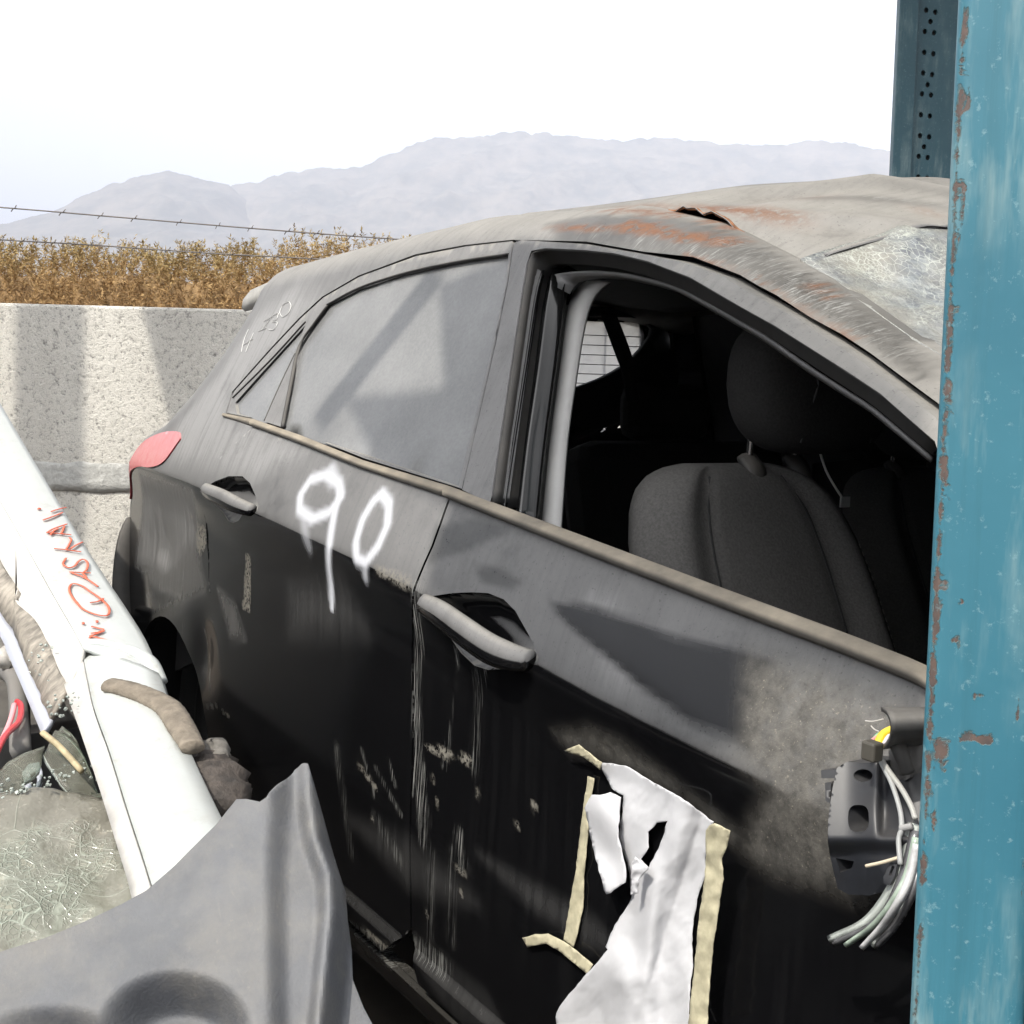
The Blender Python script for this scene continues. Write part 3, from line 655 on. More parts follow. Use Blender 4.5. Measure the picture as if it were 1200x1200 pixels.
panel('far_side_trim', [(1.0, .3), (2.95, .3), (2.95, 1.0), (2.7, 1.14), (2.3, 1.33), (2.0, 1.39), (1.3, 1.40), (1.05, 1.25)], [], .06, DARKIN, car, off=-.05, side=1, marks=False)
BLACKL = simple('black_liner_felt', (.002, .002, .002), .95)
# arch liner and wheels
for xa, side_ in ((.70, -1), (.70, 1), (3.40, -1), (3.40, 1)):
    V = []; F = []; a_ = np.radians(np.arange(-25, 206, 11))
    for t in range(3):
        for a in a_: V.append((xa+.39*math.cos(a), side_*(.84-.16*t), .25+.39*math.sin(a)))
    m_ = len(a_); F = [(t*m_+i, t*m_+i+1, (t+1)*m_+i+1, (t+1)*m_+i) for t in range(2) for i in range(m_-1)]; k0 = len(V); V.append((xa, side_*.52, .3))
    F += [(2*m_+i, 2*m_+i+1, k0) for i in range(m_-1)]
    solidify(mk('arch_liner', V, F, BLACKL, car), .006)
def lathe(name, prof, n, mat, parent, c):
    V = []; F = []
    for i in range(n):
        w = 2*math.pi*i/n
        for (r, y) in prof: V.append((c[0]+r*math.cos(w), c[1]+y, c[2]+r*math.sin(w)))
    k = len(prof)
    for i in range(n):
        for j in range(k-1): F.append((i*k+j, ((i+1) % n)*k+j, ((i+1) % n)*k+j+1, i*k+j+1))
    return mk(name, V, F, mat, parent)
STEEL = simple('dull_wheel_steel', (.02, .02, .02), .7, dust=.15)
TYRE = simple('clean_tyre_rubber', (.010, .010, .010), .8)
tyre = lathe('wheel', [(.20, -.08), (.24, -.10), (.29, -.098), (.312, -.08), (.315, 0), (.312, .08), (.29, .098), (.24, .10), (.20, .08)], 40, TYRE, car, (0, 0, 0))
rim_ = lathe('rim', [(.02, -.03), (.10, -.035), (.15, -.02), (.19, -.06), (.205, -.085), (.20, .08)], 40, STEEL, tyre, (0, 0, 0))
tyre.location = (.70, -.66, .315)
for (x, y) in ((.70, .66), (3.40, -.73), (3.40, .73)):
    t2 = tyre.copy(); col.objects.link(t2); t2.location = (x, y, .315); t2.parent = car
    r2 = rim_.copy(); col.objects.link(r2); r2.parent = t2

# ---- seats
CLOTH = simple('charcoal_seat_cloth', (.085, .082, .078), .95, var=.25, scale=260, bmp=.0006, spec=.2)
CLOTHD = simple('dark_headrest_cloth', (.034, .033, .032), .95, var=.25, scale=260, bmp=.0006, spec=.2)
def seat(cx, cy, ztop, name, label=None, mat=CLOTH):
    nu, nv = 33, 34; V = []; F = []
    def hw(v): return float(np.interp(v, [0, .45, .70, .80, .88, .93, .97, .99, 1.0], [.215, .226, .222, .213, .196, .176, .146, .115, .08]))
    for side_ in (0, 1):
        for j in range(nv):
            v = 1-(1-j/(nv-1))**1.6; z = .50+(ztop-.50)*v; w = hw(v)
            for i in range(nu):
                u = -1+2*i/(nu-1); y = cy+w*u
                bol = .045*math.exp(-((abs(u)-.78)/.16)**2)*(1-.55*v)
                edge = (1-abs(u)**6)**.5 if abs(u) < 1 else 0; tp = (1-max(0, (v-.9)/.1)**2.5)**.5 if v < 1 else 0
                f = .02+.030*edge*tp+bol*edge*(tp*.8+.2)+(.006 if abs(u) < .5 else 0)*tp
                x = cx-.24*(v-1)-.02*v*v
                V.append((x+f if side_ == 0 else x-.05*edge*tp-.0, y, z))
    for s_ in (0, 1):
        for j in range(nv-1):
            for i in range(nu-1):
                q = (s_*nu*nv+j*nu+i, s_*nu*nv+j*nu+i+1, s_*nu*nv+(j+1)*nu+i+1, s_*nu*nv+(j+1)*nu+i); F.append(q if s_ == 0 else q[::-1])
    b0 = nu*nv
    for j in range(nv-1):
        for i in (0, nu-1): F.append((j*nu+i, (j+1)*nu+i, b0+(j+1)*nu+i, b0+j*nu+i))
    for i in range(nu-1): F.append(((nv-1)*nu+i, (nv-1)*nu+i+1, b0+(nv-1)*nu+i+1, b0+(nv-1)*nu+i))
    back = mk(name, V, F, mat, car)
    if label: back['label'] = label
    def on(u, v, d=.003):
        i = int(round((u+1)/2*(nu-1))); p0 = [np.array(V[j*nu+i]) for j in range(nv)]; q = (1-(1-v)**(1/1.6))*(nv-1); j = min(int(q), nv-2); return p0[j]+(p0[j+1]-p0[j])*(q-j)+np.array((d, 0, 0))
    SEAM = simple('seam_thread', (.015, .015, .015), .9)
    for u0, u1 in ((-.5, -.62), (.5, .62)): tube('seam', [on(u0+(u1-u0)*(1-v)*.0+(.12*(1-v) if u0 > 0 else -.12*(1-v))*0, v, .0005) for v in np.linspace(.1, .97, 12)], .0022, SEAM, back, 5, 40)
    LT = simple('pale_stitching', (.22, .21, .19), .9)
    if cy < 0:
        for du in (.0, .05):
            for k in range(26):
                v0 = .25+.55*k/26; a, b_ = on(.86+du*.9, v0, .001), on(.86+du*.9, v0+.011, .001); tube('stitch', [a, (a+b_)/2, b_], .0011, LT, back, 4, 4)
    tube('pocket_edge', [on(-.05, .38, .002), on(.2, .385, .003), on(.42, .39, .002)], .003, SEAM, back, 5, 12)
    hz = ztop+.122; hdy = .125 if cy < 0 else 0
    V2 = []; F2 = []; a_, b_ = 26, 16
    for j in range(b_+1):
        ph = -math.pi/2+math.pi*j/b_
        for i in range(a_):
            th = 2*math.pi*i/a_; se = lambda c_, p: math.copysign(abs(c_)**p, c_)
            k = 1-.18*max(0, -math.sin(ph))
            V2.append((cx+.04+.075*se(math.cos(ph), .6)*se(math.cos(th), .7), cy+hdy+.150*k*se(math.cos(ph), .5)*se(math.sin(th), .6), hz+.105*se(math.sin(ph), .7)))
    for j in range(b_):
        for i in range(a_): F2.append((j*a_+i, j*a_+(i+1) % a_, (j+1)*a_+(i+1) % a_, (j+1)*a_+i))
    head = mk('headrest', V2, F2, CLOTHD, back)
    for sx_ in (-.45, .45): tube('seam', [(cx+.04+.077*(1-.35*abs(q_)), cy+hdy+.150*sx_*(1-.12*q_), hz+.1*q_) for q_ in np.linspace(-.85, .85, 9)], .0016, simple('headrest_seam', (.07, .07, .07), .9), head, 5, 24)
    CH = simple('steel_headrest_post', (.35, .35, .35), .25, metal=1.)
    for dy in ((.03, .125) if cy < 0 else (-.065, .065)):
        tube('headrest_post', [(cx+.005, cy+dy, ztop-.02), (cx+.008, cy+dy, ztop+.02), (cx+.012, cy+dy, ztop+.06)], .0055, CH, head, 8, 6)
        g = tube('post_guide', [(cx+.034, cy+dy, ztop-.044), (cx+.022, cy+dy, ztop-.010), (cx+.0, cy+dy, ztop+.010)], .020, RUBBER, back, 8, 10, .55)
    V3 = []; nq = 14
    box('seat_cushion', (cx+.30, cy, .50), (.52, .48, .16), mat, car, None, .05)
    return back
seat(2.10, -.405, 1.075, 'seat_back', 'grey cloth front seat back nearest the empty window')
seat(1.79, .37, 1.04, 'seat_back')
for cy in (-.36, .36):
    bx = box('rear_seat_back', (1.08, cy, .80), (.16, .66, .52), CLOTHD, car, Matrix.Rotation(-.25, 3, 'Y'), .05)
    box('rear_headrest', (.98, cy, 1.13), (.10, .26, .15), CLOTHD, bx, None, .04)
box('rear_seat_cushion', (1.36, 0, .52), (.5, 1.3, .14), CLOTHD, car, None, .05)
BELTM = simple('seat_belt_webbing', (.010, .010, .010), .8)
loft('seat_belt', [[at(x, y, 2.75) for x, y in spline(np.array(l, float), 14)] for l in ([(703, 366), (711, 388), (722, 418), (730, 440), (734, 470)], [(722, 368), (731, 390), (741, 418), (745, 440), (748, 470)])], BELTM, car, 14, .002)
tube('seat_tag', [(2.03, -.15, 1.10), (2.035, -.135, 1.06), (2.05, -.125, 1.03), (2.06, -.115, 1.01)], .0022, simple('white_cord', (.7, .7, .68), .6), car, 5, 12)
box('tag_label', (2.062, -.112, 1.005), (.003, .022, .018), simple('white_tag', (.7, .7, .68), .7), car)
tube('grab_hook', [(.80, .66, 1.155), (.80, .66, 1.17), (.80, .655, 1.18)], .004, simple('chrome_hook', (.8, .8, .8), .15, metal=1.), car, 6, 6)
# chalk writing on the rear pillar
CHALK = simple('chalk', (.62, .62, .60), .95)
def stroke(pts, r, off=.0015): return [hit(x, y, off) for x, y in spline(np.array(pts, float), max(6, 5*len(pts)))]
ch = None
for i_, s_ in enumerate(([(297, 390), (292, 402), (288, 412)], [(291, 386), (286, 398), (283, 412)], [(296, 397), (289, 402), (285, 404)], [(316, 374), (311, 381), (307, 387)], [(309, 377), (314, 374), (320, 371)], [(303, 388), (308, 386), (312, 384)],
          [(320, 370), (326, 367), (324, 374), (319, 377), (325, 378), (321, 386), (315, 386)], [(337, 354), (331, 358), (328, 366), (331, 371), (337, 368), (341, 359), (339, 354), (337, 354)])):
    try: o_ = tube('chalk_stroke', stroke(s_, 1), .0010, CHALK, ch or shell, 4, None, .5)
    except ValueError: continue
# ---- remains of the door mirror
MIR = simple('mirror_base_plastic', (.014, .016, .021), .40, dust=.14, var=.2, scale=60)
def pxsheet(name, poly, holes, sp, offf, mat, parent, th, flange=None, surf=None):
    P, T = fill2d(poly, holes, sp); f = surf or hit
    V = np.array([f(x, y, offf(x, y)) if not surf else f(x, y) for x, y in P])
    n = np.cross(V[T[:, 1]]-V[T[:, 0]], V[T[:, 2]]-V[T[:, 0]]); fl = (n*(V[T[:, 0]]-CAM)).sum(1) > 0; T[fl] = T[fl][:, ::-1]
    if flange is not None:
        V2, F2, _ = rim(V, T, lambda v: np.array(flange)); return mk(name, V2, F2, mat, parent)
    o = mk(name, V, T, mat, parent)
    if th: solidify(o, th)
    return o
INNER = simple('black_tailgate_trim', (.012, .012, .0125), .6)
rw_hole = [(600, 371), (660, 371.5), (700, 371), (742, 372), (758, 376), (766, 385), (764, 394), (754, 408), (738, 425), (722, 435), (704, 444), (680, 453), (640, 464), (600, 474)]
pxsheet('tailgate_trim', [(570, 500), (570, 362), (640, 358), (740, 360), (790, 372), (800, 420), (790, 470), (700, 505)], [rw_hole], 12, None, INNER, tailgate, .02, None, lambda x, y: on_plane(x, y, (.70, 0, 0), (1., .10, 0)))
def z8(pts): return [(930+x/3.75, 800+y/3.75) for x, y in pts]
def ell(cx, cy, rx, ry, n=20, sq=1.): return [(cx+rx*math.copysign(abs(math.cos(a))**sq, math.cos(a)), cy+ry*math.copysign(abs(math.sin(a))**sq, math.sin(a))) for a in np.linspace(0, 2*math.pi, n, endpoint=False)]
mb_out = z8([(190, 375), (232, 348), (300, 352), (378, 350), (410, 385), (450, 425), (500, 428), (540, 400), (620, 380), (620, 600), (540, 660), (490, 740), (460, 800), (430, 860), (395, 920), (330, 935), (240, 930), (195, 905), (175, 830), (160, 760), (150, 700), (152, 600), (168, 480)])
def moff(x, y):
    zx, zy = (x-930)*3.75, (y-800)*3.75
    o = .060+.006*math.sin(zx/60.)-.014*float(sm(680, 760, zy))-.012*float(sm(360, 400, zx))*float(1-sm(650, 690, zy))
    o -= .010*math.exp(-((zx-420)/60)**2-((zy-560)/110)**2)
    return o
mbase = pxsheet('mirror_bracket', mb_out, [z8(ell(305, 408, 42, 28)), z8(ell(285, 597, 46, 60, 24, .7)), z8([(185, 770), (265, 785), (255, 815), (205, 835)])], 3.0, moff, MIR, front_door, None, (0, .040, 0))
pxsheet('bracket_back', z8([(200, 380), (400, 370), (600, 420), (600, 600), (430, 850), (240, 900), (170, 760), (175, 500)]), [], 8, lambda x, y: .022, simple('tan_bracket_inside', (.20, .17, .12), .7, var=.3), mbase, .003)
pxsheet('bracket_clip', z8([(120, 385), (190, 380), (185, 420), (122, 420)]), [], 4, lambda x, y: .05, MIR, mbase, None, (0, .03, 0))
pxsheet('bracket_clip', z8([(138, 440), (165, 435), (160, 530), (140, 520)]), [], 4, lambda x, y: .048, MIR, mbase, None, (0, .03, 0))
pxsheet('bracket_clip', z8([(395, 850), (425, 790), (455, 795), (445, 850), (420, 890), (395, 885)]), [z8([(418, 845), (432, 805), (444, 808), (428, 850)])], 3, lambda x, y: .064, MIR, mbase, None, (0, .012, 0))
# pivot knob above the bracket: a hooded sleeve
PIV = simple('worn_pivot_plastic', (.05, .05, .05), .6, dust=.35, var=.3, scale=80)
pv = [at(*p, d) for p, d in ((z8([(405, 190)])[0], .935), (z8([(430, 165)])[0], .93), (z8([(490, 160)])[0], .93), (z8([(560, 190)])[0], .94))]
loft('pivot_hood', [[at(*z8([(385+40*math.sin(a)+t*180, 200-t*10-72*math.cos(a)*(1-.15*t))])[0], 1.0-.055*math.sin(a+.3)) for t in np.linspace(0, 1, 8)] for a in np.linspace(.0, math.pi, 12)], PIV, mbase, 8, .004)
pxsheet('pivot_post', z8([(415, 260), (470, 215), (560, 215), (600, 300), (540, 400), (490, 430), (440, 415), (420, 380)]), [], 4, lambda x, y: .040+.018*math.exp(-((x-1062)/12)**2), PIV, mbase, None, (0, .035, 0))
tube('pivot_stem', [at(*z8([(445, 240)])[0], .985), at(*z8([(480, 330)])[0], .98), at(*z8([(500, 395)])[0], .98)], .0065, RUBBER, mbase, 8, 10)
box('connector', at(*z8([(345, 300)])[0], 1.0), (.014, .012, .016), simple('connector_plastic', (.06, .055, .045), .6), mbase, None, .002)
WIRES = [('yellow', (.75, .55, .02), [(440, 205), (400, 225), (378, 260), (370, 290)], .0042), ('pale', (.6, .55, .6), [(445, 215), (415, 240), (398, 270)], .0022), ('pink', (.55, .25, .25), [(385, 225), (345, 255), (328, 290), (335, 325)], .0018), ('green', (.15, .4, .2), [(400, 212), (365, 232), (345, 262)], .0015),
    ('grey', (.32, .33, .33), [(380, 300), (385, 350), (430, 440), (468, 560), (475, 640), (462, 690), (470, 800)], .0022), ('grey', (.36, .36, .34), [(388, 330), (405, 370), (470, 460), (515, 540), (535, 600)], .0024), ('beige', (.55, .48, .36), [(318, 806), (390, 790), (465, 768)], .0016), ('grey', (.30, .30, .30), [(470, 640), (500, 635), (520, 630)], .003), ('hair', (.45, .43, .4), [(315, 168), (350, 170), (395, 160)], .0006), ('hair', (.45, .43, .4), [(340, 190), (355, 205), (375, 215)], .0006)]
for nm_, c_, pts, r_ in WIRES:
    o_ = tube('wire', [hit(*p, .068) for p in z8(pts)], r_, simple(nm_+'_wire_sleeve', c_, .45, dust=.2), mbase, 6)
FILM = simple('clear_white_film', (.36, .385, .36), .2, var=.35, scale=40, spec=.7)
FILMS = [FILM, simple('milky_film', (.50, .50, .50), .15, var=.3, scale=60, spec=.8), simple('greenish_film', (.33, .40, .33), .15, var=.3, scale=60, spec=.8), simple('dark_film_edge', (.10, .10, .105), .25, var=.4, scale=60, spec=.8)]
for k in range(6):
    f = k/5.
    pts = [np.array(p, float) for p in ((532+22*f, 620+150*f), (472+45*f, 835+90*f), (335+120*f+18*math.sin(k*2.), 1040+20*f), (155+210*f+25*math.sin(k*5.), 1130+34*math.sin(f*2.4)+8*math.sin(k*3)))]
    ed_ = spline(np.array(pts), 26); w = random.uniform(17, 28)
    tn = np.gradient(ed_, axis=0); nn_ = np.stack([-tn[:, 1], tn[:, 0]], 1); nn_ /= np.linalg.norm(nn_, axis=1)[:, None]; ln = []
    for f_, off in ((-1, .058), (0, .062), (1, .056+.006*random.random())):
        ww = w*(1-.45*np.linspace(0, 1, 26)**2)
        ln.append([hit(*z8([p+nn_[i]*ww[i]*f_])[0], off+.0035*(k % 4)+.002*math.sin(i*.4+k)) for i, p in enumerate(ed_)])
    loft('film_strip', ln, FILMS[(k*7) % 4], mbase, 26, .0008)

# ---- torn paper sheet taped on the front door
PAPER = simple('white_paper', (.50, .50, .515), .75, var=.08, scale=14); TAPE = simple('old_masking_tape', (.42, .385, .265), .8, var=.25, scale=60)
def zp(pts): return [(560+x/3, 800+y/3) for x, y in pts]
paper = empty('torn_paper_sheet', hit(790, 1130), 'torn white paper sheet held by masking tape on the lower front door', 'paper sheet')
def poff(x, y):
    zx, zy = (x-560)*3, (y-800)*3
    v = .009+.007*mnoise.noise(Vector((zx/190., zy/300., 1)))
    for cx_, cy_, an, am in ((560, 500, .35, .05), (640, 760, 1.25, .06), (600, 900, 1.75, .05), (690, 620, 2.2, .06), (500, 1060, .9, .05), (660, 1080, .2, .04), (720, 880, 1.5, .05)):
        dd = ((zx-cx_)*math.sin(an)-(zy-cy_)*math.cos(an))/120.; v += am*.055*max(0, 1-abs(dd))-am*.02
    v += .0012*mnoise.noise(Vector((zx/45., zy/60., 4)))+.0004*mnoise.noise(Vector((zx/14., zy/18., 4)))
    v += .022*math.exp(-((zx-520)/60.)**2)*float(sm(880, 1050, zy))+.012*math.exp(-((zx-600)/40)**2)*float(sm(500, 700, zy))
    v += .008*max(0, math.sin((zx*.8+zy*.25)/34.))*float(sm(520, 640, zx))
    return max(v, .003)
jag = lambda P, a=2.2: [(x+random.uniform(-a, a), y+random.uniform(-a, a)) for x, y in dense(P, 16)]
pm = [(432, 280), (520, 292), (620, 352), (740, 422), (828, 490), (812, 520), (802, 600), (796, 690), (775, 745), (757, 830), (752, 920), (757, 980), (748, 1060), (742, 1165), (760, 1215), (275, 1215), (275, 1160), (300, 1120), (395, 1010), (455, 938), (446, 930), (482, 850), (540, 760), (536, 700), (535, 670), (512, 600), (492, 545), (506, 470), (512, 398), (470, 370), (435, 305)]
ph = [(600, 525), (630, 492), (665, 487), (650, 545), (625, 600), (600, 652), (572, 622), (598, 580)]
pxsheet('main_sheet', zp(jag(pm)), [zp(jag(ph))], 3, poff, PAPER, paper, .0006)
pxsheet('torn_flap', zp(jag([(375, 440), (400, 392), (430, 396), (465, 384), (502, 405), (492, 540), (518, 640), (520, 702), (480, 730), (450, 746), (420, 640), (392, 530)])), [], 4, lambda x, y: .016+.010*mnoise.noise(Vector((x/30., y/50., 8)))+.010*float(sm(1000, 1045, y)), PAPER, paper, .0006)
pxsheet('curled_scrap', zp(jag([(540, 640), (552, 612), (600, 655), (565, 690), (560, 740), (538, 745)])), [], 3, lambda x, y: .034+.006*mnoise.noise(Vector((x/8., y/8., 3))), PAPER, paper, .0008)
for pts, o_ in (([(385, 330), (408, 336), (392, 470), (384, 560), (372, 700), (370, 790), (350, 880), (335, 930), (300, 904), (330, 740), (345, 650), (355, 560), (372, 430)], .004), ([(155, 898), (200, 885), (245, 883), (300, 908), (350, 945), (405, 992), (385, 1026), (330, 980), (280, 940), (240, 918), (175, 930)], .010), ([(800, 520), (815, 500), (832, 494), (885, 520), (880, 560), (857, 620), (862, 690), (845, 800), (830, 900), (815, 1050), (806, 1210), (738, 1210), (760, 1000), (780, 800), (796, 700), (802, 610)], .030), ([(303, 240), (355, 217), (378, 237), (436, 282), (428, 305), (372, 262), (335, 250)], .014)):
    tp = pxsheet('masking_tape', zp(jag(pts, 1.5)), [], 3.5, lambda x, y: o_+.003*mnoise.noise(Vector((x/9., y/16., o_*100))), TAPE, paper, .0008)

# ------------------------------------------------------------------ boundary wall
FH = np.array((RC_[2][0], RC_[2][1], 0)); FH /= np.linalg.norm(FH); RH = np.array((-FH[1]*-1, -FH[0], 0)); RH = np.array((FH[1], -FH[0], 0))*1.0
if RH @ RC_[0] < 0: RH = -RH
CON, nt, nodes, links, b = newmat('rough_concrete')
cn = noise_n(nt, 2.2, 6, .65); pit = noise_n(nt, 45, 5, .75); grit = noise_n(nt, 170, 3, .7)
cc = mix_c(nt, ramp(nt, cn, [(.3, 0.), (.7, 1.)]), (.62, .59, .53), (.76, .73, .66))
cc = mix_c(nt, ramp(nt, pit, [(.30, .95), (.47, 0.)]), cc, (.17, .16, .145))
cc = mix_c(nt, ramp(nt, grit, [(.28, .9), (.42, 0.)]), cc, (.13, .12, .11))
links.new(cc, b.inputs['Base Color']); b.inputs['Roughness'].default_value = .95
bump(nt, b, math_n(nt, 'ADD', math_n(nt, 'MULTIPLY', pit, 1.), math_n(nt, 'MULTIPLY', grit, .5)), .011)
MORT = simple('grey_mortar', (.42, .415, .39), .95, var=.2, scale=30, bmp=.01)
WD = 5.6
wp0 = CAM+FH*WD
def wall_at(px, py, d=0.): return on_plane(px, py, wp0-FH*d, FH)
zt_w = float(wall_at(150, 360)[2]); zj = float(wall_at(120, 556)[2])
wc = CAM+FH*WD
wall = empty('concrete_wall', (wc[0], wc[1], 0), 'rough grey concrete boundary wall behind the hatchback with a mortar joint', 'wall')
def slab(name, s0, s1, z0, z1, mat, d=0., th=.16, wav=0.):
    n = 2; base_ = wc-CAM*np.array((0, 0, 1))*0
    V = []
    for s_ in (s0, s1):
        for z in (z0, z1):
            for t in (0, th): V.append(np.array((CAM[0], CAM[1], 0))+FH*(WD-d+t)+RH*s_+np.array((0, 0, z)))
    o = mk(name, V, [(0, 2, 6, 4), (1, 5, 7, 3), (0, 1, 3, 2), (4, 6, 7, 5), (0, 4, 5, 1), (2, 3, 7, 6)], mat, wall, False); return o
edges_ = [-8.4, -5.6, -2.8+.25, .4, 3.4, 6.4, 9.4]
for a_, b_ in zip(edges_[:-1], edges_[1:]):
    for (z0, z1, dd_) in ((0, zj-.03, .0), (zj+.03, zt_w+random.uniform(-.004, .004), .004)):
        bevel(slab('wall_panel', a_+.004, b_-.004, z0, z1, CON, dd_), .012)
# uneven mortar squeezed from the joint
V = []; F = []; n_ = 220
for i in range(n_):
    s_ = -8.3+17.6*i/(n_-1); h1 = .045+.04*mnoise.noise(Vector((s_*2.3, 0, 0)))+.02*mnoise.noise(Vector((s_*9, 0, 3))); h0 = .045+.05*mnoise.noise(Vector((s_*2.9, 7, 0)))+.02*mnoise.noise(Vector((s_*11, 7, 3)))
    for (z, d) in ((zj-.03-max(h0, .01), .0045), (zj-.015-max(h0, .01)*.5, .0065), (zj+.015+max(h1, .01)*.4, .0045), (zj+.03+max(h1, .01), .0015)):
        V.append(np.array((CAM[0], CAM[1], 0))+FH*(WD-d-.001)+RH*s_+np.array((0, 0, z)))
for i in range(n_-1):
    for k in range(3): F.append((i*4+k, (i+1)*4+k, (i+1)*4+k+1, i*4+k+1))
solidify(mk('mortar_joint', V, F, MORT, wall), .004, -1)

# barbed wire above the wall
BW = simple('rusty_fence_wire', (.16, .145, .135), .6, metal=.4)
def barbed(label, pts):
    P = [wall_at(*p, -.05) for p in pts]; q = spline(np.array(P), 400); root = empty('barbed_wire', P[0], label, 'barbed wire', 'barbed wires above the wall')
    a = tube('strand', list(q[::8]), .0032, BW, root, 5, 300)
    L = np.r_[0, np.cumsum(np.linalg.norm(np.diff(q, axis=0), axis=1))]
    k = 0; s_ = .05
    while s_ < L[-1] and k < 120:
        i = int(np.searchsorted(L, s_)); c = q[min(i, 399)]; w = random.uniform(0, 3.1)
        e = np.array((math.cos(w)*.3, math.sin(w)*.3, .95)); V0 = [c-e*.022, c, c+e*.022]
        u = RH*.010
        tube('barb', [c-e*.015-u, c-u*.6+FH*.006, c+FH*.008, c+u*.6-FH*.006, c+e*.015+u], 0.0022, BW, root, 4, 8); k += 1
        s_ += random.uniform(.13, .22)
barbed('upper barbed wire strand above the concrete wall', [(-400, 212), (0, 243), (120, 253), (300, 268), (460, 280), (800, 302), (1100, 318)])
barbed('lower barbed wire strand just above the hedge line', [(-400, 258), (0, 281), (120, 288), (250, 297), (400, 305), (700, 322), (1100, 340)])

# ------------------------------------------------------------------ hedge beyond the wall: a mass of fine plumes
LEAF, nt, nodes, links, b = newmat('dry_feathery_foliage')
la = attr(nt, 'tone'); lh = attr(nt, 'high')
lc = mix_c(nt, ramp(nt, la, [(.1, 0.), (.9, 1.)]), (.25, .15, .065), (.50, .335, .155))
lg = mix_c(nt, la, (.20, .155, .06), (.42, .33, .15))
links.new(mix_c(nt, ramp(nt, lh, [(.35, 0.), (.95, .9)]), lc, lg), b.inputs['Base Color']); b.inputs['Roughness'].default_value = .8
b.inputs['Specular IOR Level'].default_value = .15
V = []; F = []; tone = []; high = []
def hedge_top(s_):
    return 2.46+.10*mnoise.noise(Vector((s_*.9, 0, 0)))+.19*mnoise.noise(Vector((s_*2.2, 4, 0)))+.05*mnoise.noise(Vector((s_*5, 9, 0)))+.12*float(sm(-3.2, -1.7, s_))
vv = []; tt = []; hh = []
for k in range(10500):
    s_ = random.uniform(-9.5, 6.5); d = random.uniform(0, 1)**1.6*2.6; zt_ = hedge_top(s_)-.02*d
    zb_ = random.uniform(1.3, 2.45); zb_ = min(zb_, zt_-.10-.22*random.random())
    ln = min(random.uniform(.14, .30), zt_-zb_)
    lean = np.array((random.gauss(.15, .35), random.gauss(0, .35), 1.)); c0 = np.array((CAM[0], CAM[1], 0))+FH*(11.6+d)+RH*s_*1.0+np.array((0, 0, zb_))
    tn_ = random.random(); nb = 40
    u = rng.random(nb); ang = rng.random(nb)*6.283; el = rng.normal(.55, .5, nb); L = (.028+.05*rng.random(nb))*(1.15-.5*u)
    base_ = c0+np.outer(u*ln, lean); dirn = np.stack([np.cos(ang)*np.cos(el), np.sin(ang)*np.cos(el), np.sin(el)], 1)
    tip = base_+dirn*L[:, None]; sd_ = np.cross(dirn, rng.normal(0, 1, (nb, 3))); sd_ /= np.linalg.norm(sd_, axis=1)[:, None]; w_ = .003+.003*rng.random(nb)
    mid = base_+dirn*L[:, None]*.5
    vv.append(np.stack([base_, mid+sd_*w_[:, None], tip, mid-sd_*w_[:, None]], 1).reshape(-1, 3))
    tt.append(np.repeat(np.clip(tn_*.6+.4*rng.random(nb), 0, 1), 4)); hz_ = np.clip((base_[:, 2]-(zt_-.55))/.55+.25*rng.normal(0, 1, nb)*.6, 0, 1); hh.append(np.repeat(hz_, 4))
vv = np.vstack(vv); nq_ = len(vv)//4
F = (np.arange(nq_)[:, None]*4+np.arange(4)).tolist()
me = bpy.data.meshes.new('hedge'); me.vertices.add(len(vv)); me.vertices.foreach_set('co', vv.ravel()); me.loops.add(nq_*4); me.loops.foreach_set('vertex_index', np.arange(nq_*4)); me.polygons.add(nq_); me.polygons.foreach_set('loop_start', np.arange(nq_)*4); me.update(calc_edges=True)
for k_, a_ in (('tone', np.hstack(tt)), ('high', np.hstack(hh))):
    at_ = me.attributes.new(k_, 'FLOAT', 'POINT'); at_.data.foreach_set('value', a_.astype(np.float32))
me.materials.append(LEAF); hedge = bpy.data.objects.new('hedge', me); col.objects.link(hedge); tag(hedge, kind='stuff')
# the dense twiggy heart of the hedge
V = []; F = []; n_ = 160
for i in range(n_):
    s_ = -9.5+16*i/(n_-1)
    for (z, d) in ((0, .9), (1.2, .75), (2.1, .8), (hedge_top(s_)-.28, 1.2), (hedge_top(s_)-.34, 2.2), (0, 2.4)):
        V.append(np.array((CAM[0], CAM[1], 0))+FH*(11.6+d+.12*random.random())+RH*s_+np.array((0, 0, z+.06*random.random())))
F = [(i*6+k, (i+1)*6+k, (i+1)*6+k+1, i*6+k+1) for i in range(n_-1) for k in range(5)]
hc = mk('hedge_core', V, F, simple('hedge_twigs', (.22, .14, .065), .95, var=.4, scale=9), None); tag(hc, kind='stuff')

